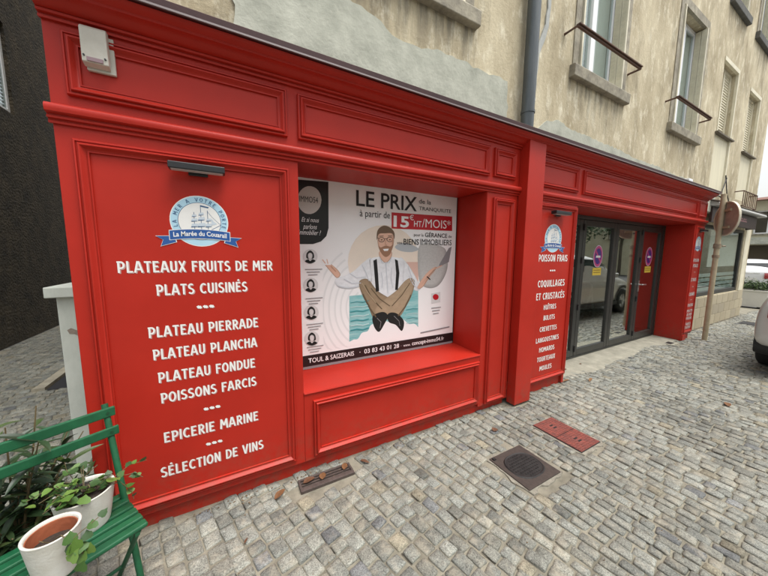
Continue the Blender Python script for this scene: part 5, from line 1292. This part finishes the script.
for j in range(34):
    a = rl.uniform(0, 2*PI); sp = rl.uniform(0.03, 0.24); h = rl.uniform(0.12, 0.60)
    base = Vector((0.06*math.cos(a), 0.06*math.sin(a), 0.27)); tip = Vector((0.06*math.cos(a)+sp*math.cos(a), 0.06*math.sin(a)+sp*math.sin(a), 0.27+h))
    mid = base.lerp(tip, 0.5) + Vector((0,0,0.04))
    stm.tube([base, mid, tip], [0.005, 0.004, 0.0025], 6)
    for lv in range(rl.randint(3, 5)):
        t = 0.35 + 0.65*lv/4; c0 = base.lerp(tip, t)
        for q in range(3):
            aa = a + lv*1.05 + q*2.09 + rl.uniform(-0.3, 0.3)
            add_leaf(ol, olp, rl.choice((0,1,2,3,0,2)), olea_mesh, None, c0, (rl.uniform(-0.5,0.5), -R(rl.uniform(-25,50)), aa), rl.uniform(0.085, 0.15)) if False else None
            c = rl.choice((0,0,1,2,2,3))
            add_leaf(ol, olp, c, olea_mesh, OLM[c], c0, (rl.uniform(-0.5,0.5), -R(rl.uniform(-30,50)), aa), rl.uniform(0.085, 0.145))
for j in range(70):       # low ivy and dead foliage over the basket rim
    a = rl.uniform(0, 2*PI); d = rl.uniform(0.03, 0.2); c = 10+rl.choice((0,1,2,2))
    add_leaf(ol, olp, c, lambda: ivy_mesh(0), IVY[c-10], (d*math.cos(a), d*math.sin(a), 0.31-0.5*max(0, d-0.15)+rl.uniform(-0.02,0.06)), (R(rl.uniform(-30,60)), R(rl.uniform(-35,35)), rl.uniform(0, 6.28)), rl.uniform(0.022, 0.04))
stm.build('stem', STEM, ol)
PET = mat('pink_petals', (0.50,0.04,0.12), 0.6)
fl = MB()
for j in range(14):
    a = j*2.4; d = 0.006+0.002*(j % 5)
    c = Vector((0.10+d*math.cos(a), -0.085+d*math.sin(a), 0.335+0.004*(j % 4)))
    fl.add([c+Vector((-.006,-.004,0)), c+Vector((.006,-.005,.004)), c+Vector((.007,.006,0)), c+Vector((-.006,.006,.005))], [(0,1,2,3)])
fl.build('flower', PET, ol)

# ------------------------------------------------------------------ passage at the left
GP = mat('weathered_white_paint', (0.62,0.64,0.58), 0.75, col2=(0.44,0.47,0.42), scale=5, bump=0.15, bscale=30, stretch=(1,1,0.5))
gp = thing('gate_post', 'weathered white gate post with a flat cap beside the red shopfront', 'post', (-0.82, 0.87, 0.0))
MB().box(-0.155, 0.145, -0.15, 0.15, 0.0, 1.272).build('shaft', GP, gp, bevel=0.006)
MB().box(-0.195, 0.170, -0.19, 0.19, 1.2725, 1.342).build('cap', GP, gp, bevel=0.006)
MB().box(-0.175, 0.165, -0.17, 0.17, 0.0, 0.035).build('base', CEMENT, gp, bevel=0.004)
MB().xz([(-0.12,1.05),(-0.10,1.062),(-0.075,1.045),(-0.05,1.043),(-0.02,1.02),(0.0,1.018),(-0.01,1.0),(-0.04,1.005),(-0.06,0.995),(-0.085,1.018),(-0.11,1.022)], -0.1512).build('stain', mat('brown_stain', (0.26,0.21,0.17), 0.9, var=0.3, scale=30), gp)
nb = thing('neighbour_house', 'dark roughcast house wall with a white window across the narrow passage', 'building', (0,0,0))
mb = MB(); wall_with_holes(mb, 1.2, 14.0, 0, 9.0, 0.0, [(5.25, 6.18, 4.02, 5.55)], 0.075)
mb.v = [(-3.2 - y, x, z) for x, y, z in mb.v]
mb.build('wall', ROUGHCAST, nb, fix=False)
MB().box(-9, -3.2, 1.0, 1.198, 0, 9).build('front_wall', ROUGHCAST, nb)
w = MB().box(-3.29, -3.25, 5.25, 5.31, 4.02, 5.55).box(-3.29, -3.25, 6.12, 6.18, 4.02, 5.55).box(-3.29, -3.25, 5.31, 6.12, 4.02, 4.09).box(-3.29, -3.25, 5.31, 6.12, 5.48, 5.55).build('window', PVC, nb)
MB().box(-3.272, -3.266, 5.31, 6.12, 4.09, 5.48).build('pane', GLASSW, w)
bl = MB()
for i in range(24): bl.add([(-3.285,5.3,4.05+i*0.062),(-3.285,6.14,4.05+i*0.062),(-3.30,6.14,4.11+i*0.062),(-3.30,5.3,4.11+i*0.062)], [(0,1,2,3)])
bl.build('blind', mat('pale_grey_blind', (0.60,0.62,0.62), 0.6), w, fix=False)
MB().add([(-9.3,0.7,9),(-2.9,0.7,9),(-2.9,14.3,9),(-9.3,14.3,9),(-6.1,0.7,11.5),(-6.1,14.3,11.5)], [(0,4,5,3),(1,2,5,4),(0,1,4),(3,5,2),(0,3,2,1)]).build('roof', ROOFM, nb)
tag(MB().box(-1.96, -1.86, 2.66, 8.6, -0.02, 0.035).build('kerb', PALESTONE), kind='structure')
tag(MB().add([(-1.86,2.66,-0.003),(-0.66,2.66,-0.003),(-0.66,8.8,-0.003),(-1.86,8.8,-0.003)], [(0,1,2,3)]).build('passage_asphalt', mat('black_asphalt', (0.02,0.02,0.023), 0.8, var=0.2, scale=20)), kind='structure')

# ------------------------------------------------------------------ street furniture to the right
POLM = mat('aged_cream_pole', (0.52,0.45,0.30), 0.6, col2=(0.38,0.31,0.20), scale=7, bump=0.05)
sp = thing('traffic_sign', 'cream steel pole carrying a round traffic sign seen from behind', 'sign', (7.90, -0.19, 0.0))
MB().tube([(0,0,-0.02),(0.0,0,1.4),(0.0,0,2.68)], 0.038, 16).build('pole', POLM, sp, smooth=True)
nv = Vector((0.656, -0.755, 0)); sv = Vector((0.755, 0.656, 0)); uv = Vector((0,0,1))
SC = Vector((-0.07, -0.03, 2.24)) + nv*0.06
def disc(mb, c, r, d0, d1, n=40):
    vs = [c + nv*d0 + sv*r*math.cos(2*PI*k/n) + uv*r*math.sin(2*PI*k/n) for k in range(n)] + [c + nv*d1 + sv*r*math.cos(2*PI*k/n) + uv*r*math.sin(2*PI*k/n) for k in range(n)]
    return mb.add(vs, [tuple(range(n)), tuple(range(2*n-1, n-1, -1))] + [(k, n+k, n+(k+1) % n, (k+1) % n) for k in range(n)])
dsc = disc(MB(), SC, 0.285, 0.0, 0.012).build('disc', mat('weathered_sign_back', (0.46,0.39,0.31), 0.6, col2=(0.30,0.25,0.20), scale=6), sp)
rim = MB(); n = 44
ringp = [(0.280,-0.012),(0.300,-0.012),(0.300,0.018),(0.280,0.018)]
vs = [SC + nv*d + sv*r*math.cos(2*PI*k/n) + uv*r*math.sin(2*PI*k/n) for r, d in ringp for k in range(n)]
rim.add(vs, [(i*n+k, i*n+(k+1) % n, ((i+1) % 4)*n+(k+1) % n, ((i+1) % 4)*n+k) for i in range(4) for k in range(n)]).build('rim', mat('cream_rim', (0.60,0.55,0.43), 0.5), dsc)
for z in (2.10, 2.40): MB().obox(SC + nv*(-0.012) + uv*(z-2.25), sv, nv, uv, 0.10, 0.012, 0.02).build('bracket', POLM, sp)
MB().tube([(0,0,1.72),(0,0,1.80)], 0.052, 14).tube([(0.05,-0.05,1.76),(0.09,-0.08,1.76)], 0.012, 8).build('clamp', mat('worn_clamp', (0.28,0.22,0.15), 0.7, var=0.3, scale=30), sp)
MB().tube([(0,0,1.55),(0,0,1.60)], 0.049, 14).build('clamp', mat('worn_clamp', (0.3,0.2,0.15)), sp)

aw = thing('shop_awning', 'dark brown shop sign with pink lettering under a folded awning on the far shop', 'awning', (0,0,0))
BRN = mat('dark_brown_panel', (0.035,0.020,0.018), 0.5, var=0.2, scale=6)
MB().box(8.30, 11.55, 0.02, 0.06, 2.24, 2.53).box(11.50, 11.55, 0.06, WY-0.02, 2.24, 2.53).build('fascia', BRN, aw, bevel=0.004)
MB().extr([(WY-0.002,2.68),(-0.06,2.60),(-0.075,2.56),(-0.06,2.54),(WY-0.002,2.55)], 8.25, 11.9).build('cassette', mat('grey_awning', (0.40,0.40,0.38), 0.6, var=0.1, stretch=(1,1,8)), aw)
MB().extr([(-0.062,2.605),(WY-0.002,2.69),(WY-0.002,2.715),(-0.07,2.625)], 8.22, 11.93).build('hood', mat('brown_hood', (0.11,0.085,0.07), 0.6), aw)
PKM = mat('pink_letter', (0.55,0.28,0.30), 0.5)
lt = MB()
for (x0, x1) in ((8.95,9.55), (9.85,10.65)):
    x = x0; i = 0
    while x < x1:
        ribbon(lt, arc(x+0.04, 2.40, 0.04, 0.032, 20+40*(i % 3), 330, 8), 0.016, lambda a, b: (a, b), 0.0185 - 0.0002*(i % 3)); x += 0.095; i += 1
ribbon(lt, [(9.64,2.35),(9.72,2.47),(9.80,2.35)], 0.016, lambda a, b: (a, b), 0.0180); ribbon(lt, [(9.60,2.40),(9.84,2.43)], 0.014, lambda a, b: (a, b), 0.0178)
lt.build('lettering', PKM, aw, fix=False)

WPL = mat('white_planter', (0.70,0.70,0.66), 0.6, var=0.06, scale=4, bump=0.05)
def planter(x, y, rz, w, lab, seed):
    p = thing('planter', lab, 'planter', (x, y, -0.02), rz, group='white planters on the far pavement')
    r_ = random.Random(seed)
    MB().box(-w/2, w/2, -0.22, 0.22, 0.05, 0.52).build('trough', WPL, p, bevel=0.01)
    MB().box(-w/2-0.02, w/2+0.02, -0.24, 0.24, 0.5205, 0.57).build('rim', WPL, p, bevel=0.008)
    for sx in (-1, 1): MB().box(sx*w*0.36-0.06, sx*w*0.36+0.06, -0.18, 0.18, 0.0, 0.05).build('foot', LAMPM, p)
    MB().box(-w/2+0.03, w/2-0.03, -0.2, 0.2, 0.5, 0.585).build('soil', SOIL, p)
    mb = MB()
    for j in range(900):
        c = Vector((r_.uniform(-w/2, w/2), r_.uniform(-0.24, 0.24), 0.58 + abs(r_.gauss(0.10, 0.11)))); a = r_.uniform(0, 6.28); s = r_.uniform(0.02, 0.045)
        d = Vector((math.cos(a), math.sin(a), r_.uniform(-0.3, 0.8))).normalized(); e = d.orthogonal().normalized()
        mb.add([c, c+d*s+e*s*0.4, c+d*s*2, c+d*s-e*s*0.4], [(0,1,2,3)])
    mb.build('foliage', mat('planter_foliage', (0.11,0.17,0.05), 0.7, col2=(0.03,0.06,0.02), scale=12), p, fix=False)
planter(14.62, 0.52, R(80), 1.0, 'white trough planter with low green plants beyond the far shop corner', 3)
planter(14.75, -0.66, R(88), 1.0, 'white trough planter nearer the road beside the other planter', 9)

# ------------------------------------------------------------------ vehicles
RUB = mat('tyre_rubber', (0.012,0.012,0.012), 0.8, bump=0.1); RIM = mat('alloy_rim', (0.45,0.46,0.47), 0.3, metal=0.8); CGL = mat('car_glass', (0.01,0.012,0.013), 0.05, spec=0.8)
TAIL = mat('tail_lamp_red', (0.35,0.01,0.012), 0.15, coat=1.0); CLAD = mat('black_cladding', (0.014,0.014,0.015), 0.55, bump=0.05, bscale=300); CHR = mat('chrome', (0.7,0.7,0.7), 0.1, metal=1.0)
def car(name, label, paint, loc, rz, L=4.35, W=1.80, H=1.62):
    t = thing(name, label, 'car', loc, rz)
    # stations from rear (x=0) to front (x=L): (x, zlow, zbelt, zroof, half width)
    hw = W/2
    st = [(0.0,0.42,0.92,0.94,hw*0.90),(0.04,0.34,0.98,1.01,hw*0.99),(0.22,0.30,1.04,H*0.80,hw*1.01),(0.45,0.28,1.05,H*0.955,hw),(0.9,0.27,1.04,H*0.99,hw),(1.6,0.26,1.02,H,hw),(2.3,0.26,1.00,H*0.985,hw),
          (2.75,0.26,0.99,H*0.88,hw),(3.15,0.26,0.98,1.06,hw),(3.6,0.27,0.93,0.95,hw*0.985),(4.0,0.30,0.86,0.87,hw*0.94),(L-0.10,0.34,0.76,0.77,hw*0.84),(L,0.40,0.66,0.67,hw*0.72)]
    body = MB(); rings = []
    for (x, zl, zb, zr, w) in st:
        rw = w*0.78 if zr > zb+0.1 else w*0.86
        half = [(w*0.90, zl), (w*0.99, zl+0.14), (w*1.0, zl+(zb-zl)*0.5), (w*0.985, zl+(zb-zl)*0.82), (w*0.93, zb), (w*0.93-(w*0.93-rw)*0.55, zb+(zr-zb)*0.6), (rw, zr-(zr-zb)*0.08), (rw*0.6, zr+0.012), (0, zr+0.02)]
        rings.append([(x, -y, z) for y, z in half] + [(x, y, z) for y, z in half[::-1][1:]])
    n = len(rings[0]); vs = [p for r_ in rings for p in r_]; fs = []
    for i in range(len(rings)-1):
        for k in range(n-1): fs.append((i*n+k, i*n+k+1, (i+1)*n+k+1, (i+1)*n+k))
        fs.append((i*n+n-1, i*n, (i+1)*n, (i+1)*n+n-1))
    fs.append(tuple(range(n))); fs.append(tuple((len(rings)-1)*n+k for k in range(n)))
    b = body.add(vs, fs).build('body', paint, t, smooth='all')
    sd_ = b.modifiers.new('subd', 'SUBSURF'); sd_.levels = 2; sd_.render_levels = 2
    def glass(i0, i1, sg, nm, x0t=0.06, x1t=0.06):
        mb = MB()
        A = []; B_ = []
        for i in range(i0, i1+1):
            x, zl, zb, zr, w = st[i]; rw = w*0.78 if zr > zb+0.1 else w*0.86
            A.append((x, sg*(w*0.905+0.006), zb+0.045)); B_.append((x, sg*(rw*1.0+0.035), zr-(zr-zb)*0.20))
        m_ = len(A); mb.add(A+B_, [(i, i+1, m_+i+1, m_+i) for i in range(m_-1)]); return mb.build(nm, CGL, t)
    for sg in (-1, 1):
        glass(3, 5, sg, 'side_window'); glass(5, 7, sg, 'side_window')
        MB().box(1.58, 1.62, sg*(hw*0.86)-0.03, sg*(hw*0.86)+0.03, 1.06, 1.45).build('pillar', CLAD, t)
        MB().box(2.72, 2.86, sg*(hw+0.08)-0.07, sg*(hw+0.08)+0.07, 1.02, 1.14).build('mirror', paint, t, bevel=0.03)
        MB().box(0.9, 3.5, sg*hw*0.985-0.02, sg*hw*0.985+0.02, 0.26, 0.36).build('sill_cladding', CLAD, t, bevel=0.01)
    # rear window, bumper, lamps, plate
    MB().add([(0.115,-hw*0.66,1.08),(0.115,hw*0.66,1.08),(0.33,hw*0.60,H*0.90),(0.33,-hw*0.60,H*0.90)], [(0,1,2,3)]).build('rear_window', CGL, t)
    MB().add([(2.86,-hw*0.62,H*0.90),(2.86,hw*0.62,H*0.90),(3.22,hw*0.74,1.03),(3.22,-hw*0.74,1.03)], [(0,1,2,3)]).build('windscreen', CGL, t)
    bp = MB(); m_ = 14; pr = []
    for (o_, z) in ((0.05,0.27),(-0.035,0.30),(-0.06,0.42),(-0.045,0.56),(0.06,0.62)):
        for k in range(m_+1):
            a = -1+2*k/m_; pr.append((o_ + 0.03 + 0.16*abs(a)**4, a*(hw*0.985), z))
    bp.add(pr, [(r_*(m_+1)+k, r_*(m_+1)+k+1, (r_+1)*(m_+1)+k+1, (r_+1)*(m_+1)+k) for r_ in range(4) for k in range(m_)]).build('rear_bumper', CLAD, t, smooth='all')
    for sg in (-1, 1):
        tl = MB(); pr = []
        for z in (0.74, 0.80, 0.90, 0.96):
            for (x, yy) in ((-0.012, 0.46), (-0.010, 0.58), (0.0, 0.70), (0.012, 0.80), (0.05, 0.875)):
                pr.append((x - 0.035 + (0.02 if z in (0.74, 0.96) else 0), sg*hw*yy*(1.0 if z not in (0.74,0.96) else 0.985), z))
        tl.add(pr, [(r_*5+k, r_*5+k+1, (r_+1)*5+k+1, (r_+1)*5+k) for r_ in range(3) for k in range(4)]).build('tail_lamp', TAIL, t, smooth='all')
        MB().box(-0.05, -0.03, sg*hw*0.68-0.06, sg*hw*0.68+0.06, 0.44, 0.50).build('reflector', TAIL, t)
        MB().box(L-0.12, L-0.04, sg*hw*0.62-0.14, sg*hw*0.62+0.14, 0.62, 0.74).build('headlight', mat('headlight', (0.7,0.72,0.72), 0.1), t, bevel=0.02)
    MB().box(-0.03, -0.015, -0.26, 0.26, 0.66, 0.77).build('number_plate', mat('plate_white', (0.7,0.7,0.68), 0.4), t)
    MB().box(0.0, 0.012, -0.30, 0.30, 0.93, 0.955).build('trim_strip', CHR, t)
    for x in (0.78, L-0.80):
        for sg in (-1, 1):
            w_ = MB(); pf = [(0.20,-0.10),(0.30,-0.105),(0.335,-0.08),(0.345,0),(0.335,0.08),(0.30,0.105),(0.20,0.10)]
            vs = [(x + r_*math.cos(2*PI*k/32), sg*(hw-0.09)+d, 0.345+r_*math.sin(2*PI*k/32)) for r_, d in pf for k in range(32)]
            tw = w_.add(vs, [(i*32+k, i*32+(k+1) % 32, (i+1)*32+(k+1) % 32, (i+1)*32+k) for i in range(6) for k in range(32)]).build('wheel', RUB, t, smooth='all')
            r_ = MB()
            for k in range(5):
                a = 2*PI*k/5; c = Vector((x, sg*(hw-0.02), 0.345)); d = Vector((math.cos(a), 0, math.sin(a)))
                r_.bar(c+d*0.03, c+d*0.22, 0.05, 0.03, Vector((0,1,0)))
            r_.tube([(x, sg*(hw-0.015), 0.345), (x, sg*(hw-0.06), 0.345)], 0.215, 28).build('rim', RIM, tw)
            ar = MB(); pp = []
            for k in range(17):
                a = PI*k/16
                for r0 in (0.365, 0.43): pp.append((x+r0*math.cos(a), sg*(hw*1.003), 0.345+r0*math.sin(a)))
                
            ar.add(pp, [(2*k, 2*k+1, 2*k+3, 2*k+2) for k in range(16)]).build('wheel_arch', CLAD, t)
    return t
PAINT = mat('pearl_silver_paint', (0.56,0.55,0.52), 0.3, metal=0.15, coat=0.6)
PAINTW = mat('white_car_paint', (0.72,0.73,0.74), 0.3, coat=0.6)
car('parked_car', 'pearl silver SUV with black lower bumper parked at the right edge', PAINT, (6.16, -1.89, -0.01), 0)
car('parked_car', 'white car parked far off beyond the planters', PAINTW, (18.6, 1.25, -0.02), R(14), H=1.5)

# ------------------------------------------------------------------ far house closing the street
def simple_house(name, label, x0, x1, Y0, H, holes, wallm, facing, depth=8, roof=2.0, shut=True, place=None):
    t = thing(name, label, 'building', (0,0,0))
    mb = MB(); wall_with_holes(mb, x0, x1, 0, H, 0.0, [h[:4] for h in holes], 0.2)
    mb.box(x0, x0+0.2, 0.01, depth, 0, H-0.01).box(x1-0.2, x1, 0.01, depth, 0, H-0.01).box(x0+0.21, x1-0.21, depth-0.2, depth, 0, H-0.01)
    mb.v = [place(*p) for p in mb.v]; mb.build('wall', wallm, t, fix=False)
    rf = MB().add([(x0-0.4,-0.5,H),(x1+0.4,-0.5,H),(x1+0.4,depth+0.4,H),(x0-0.4,depth+0.4,H),(x0-0.4,depth/2,H+roof),(x1+0.4,depth/2,H+roof)], [(0,1,5,4),(2,3,4,5),(0,4,3),(1,2,5),(3,2,1,0)])
    rf.v = [place(*p) for p in rf.v]; rf.build('roof', ROOFM, t)
    for h in holes:
        a, b_, c_, d_ = h[:4]; kind = h[4]
        f = MB()
        if kind == 'door': f.box(a, b_, 0.15, 0.19, c_, d_)
        elif kind == 'dark': f.box(a, b_, 0.6, 0.7, c_, d_)
        else: f.box(a, a+0.07, 0.12, 0.17, c_, d_).box(b_-0.07, b_, 0.12, 0.17, c_, d_).box(a+0.07, b_-0.07, 0.12, 0.17, d_-0.07, d_).box(a+0.07, b_-0.07, 0.12, 0.17, c_, c_+0.07).box((a+b_)/2-0.04, (a+b_)/2+0.04, 0.12, 0.17, c_+0.07, d_-0.07)
        f.v = [place(*p) for p in f.v]
        w = f.build('door' if kind == 'door' else ('garage_opening' if kind == 'dark' else 'window'), {'door': mat('olive_door', (0.16,0.15,0.06), 0.6), 'dark': mat('shadowed_garage', (0.12,0.10,0.07), 0.9)}.get(kind, PVC), t)
        if kind == 'win':
            g = MB().box(a+0.07, b_-0.07, 0.14, 0.146, c_+0.07, d_-0.07); g.v = [place(*p) for p in g.v]; g.build('pane', CGL, w)
            s_ = MB().box(a-0.1, b_+0.1, -0.08, 0.1, c_-0.08, c_-0.002); s_.v = [place(*p) for p in s_.v]; s_.build('window_sill', PALESTONE, w)
            if shut:
                for (p0, p1) in ((a-0.48, a-0.03), (b_+0.03, b_+0.48)):
                    q = MB().box(p0, p1, -0.035, -0.004, c_, d_); q.v = [place(*p) for p in q.v]; q.build('shutter', SHUT, w)
    return t
CREAMW = mat('cream_render', (0.88,0.86,0.76), 0.9, col2=(0.80,0.77,0.66), scale=1.5, bump=0.15)
YELW = mat('pale_yellow_render', (0.64,0.61,0.46), 0.9, col2=(0.48,0.44,0.30), scale=1.2, bump=0.1)
fh = []
for k in range(7):
    y = -10 + k*3.0
    fh.append((y, y+1.1, 3.0, 4.4, 'win'))
fh.append((1.2, 4.6, 0.0, 2.3, 'dark')); fh.append((-6, -4.8, 0, 2.2, 'door'))
simple_house('yellow_house', 'pale yellow two-storey house closing the view down the street', -14, 12, 0, 5.0, fh, YELW, 'x', roof=0.7, place=lambda x, y, z: (29+y, x, z))
tag(MB().box(28.3, 28.98, 0.9, 5.0, 2.35, 2.75).build('garage_canopy', CEMENT), 'grey concrete canopy over the far garage opening', 'canopy')
# house across the street, mirrored in the glass doors
oh = []
for k in range(11):
    x = 2.0 + k*4.0
    oh.append((x, x+1.15, 4.2, 5.9, 'win')); 
    if k % 3 == 1: oh.append((x, x+1.1, 0.0, 2.3, 'door'))
    else: oh.append((x, x+1.15, 1.0, 2.7, 'win'))
simple_house('cream_house', 'long cream rendered house across the street, mirrored in the glass doors', -4, 48, 0, 7.2, oh, CREAMW, 'y', place=lambda x, y, z: (x, -12.5-y, z))

def tree(name, label, loc, h, cr, seed, nleaf=2600):
    r_ = random.Random(seed); t = thing(name, label, 'tree', loc)
    BARK = mat('bark', (0.09,0.07,0.05), 0.9, var=0.3, scale=20, bump=0.6)
    tr = MB().tube([(0,0,0),(0.05,0.02,h*0.22),(0.0,0.06,h*0.45),(0.05,0,h*0.7)], [0.16,0.13,0.10,0.05], 10)
    cl = []
    for k in range(14):
        a = r_.uniform(0, 6.28); z0 = h*r_.uniform(0.32, 0.62); d = cr*r_.uniform(0.45, 0.95)
        e = Vector((d*math.cos(a), d*math.sin(a), z0 + h*r_.uniform(0.08, 0.34)))
        tr.tube([(0.02,0.03,z0), Vector((0,0,z0)).lerp(e, 0.5)+Vector((0,0,0.15)), e], [0.05,0.032,0.012], 6); cl.append(e); cl.append(Vector((0,0,z0)).lerp(e, 0.6))
    cl.append(Vector((0,0,h*0.85)))
    tr.build('trunk', BARK, t, smooth=True)
    mb = MB()
    for j in range(nleaf):
        c = r_.choice(cl) + Vector((r_.gauss(0,0.38), r_.gauss(0,0.38), r_.gauss(0,0.32)))
        d = Vector((r_.uniform(-1,1), r_.uniform(-1,1), r_.uniform(-1,0.6))).normalized(); e = d.orthogonal().normalized(); s = r_.uniform(0.06, 0.13)
        mb.add([c, c+d*s+e*s*0.6, c+d*s*2, c+d*s-e*s*0.6], [(0,1,2,3)])
    mb.build('crown', mat('tree_foliage', (0.055,0.085,0.03), 0.7, col2=(0.03,0.05,0.02), scale=3), t, fix=False)
tree('street_tree', 'leafy street tree across the road, mirrored in the glass doors', (19.5, -8.6, -0.02), 7.0, 2.2, 4)
tree('street_tree', 'second leafy street tree farther down the road, beyond the first one', (29.0, -9.0, -0.02), 6.4, 2.0, 8)
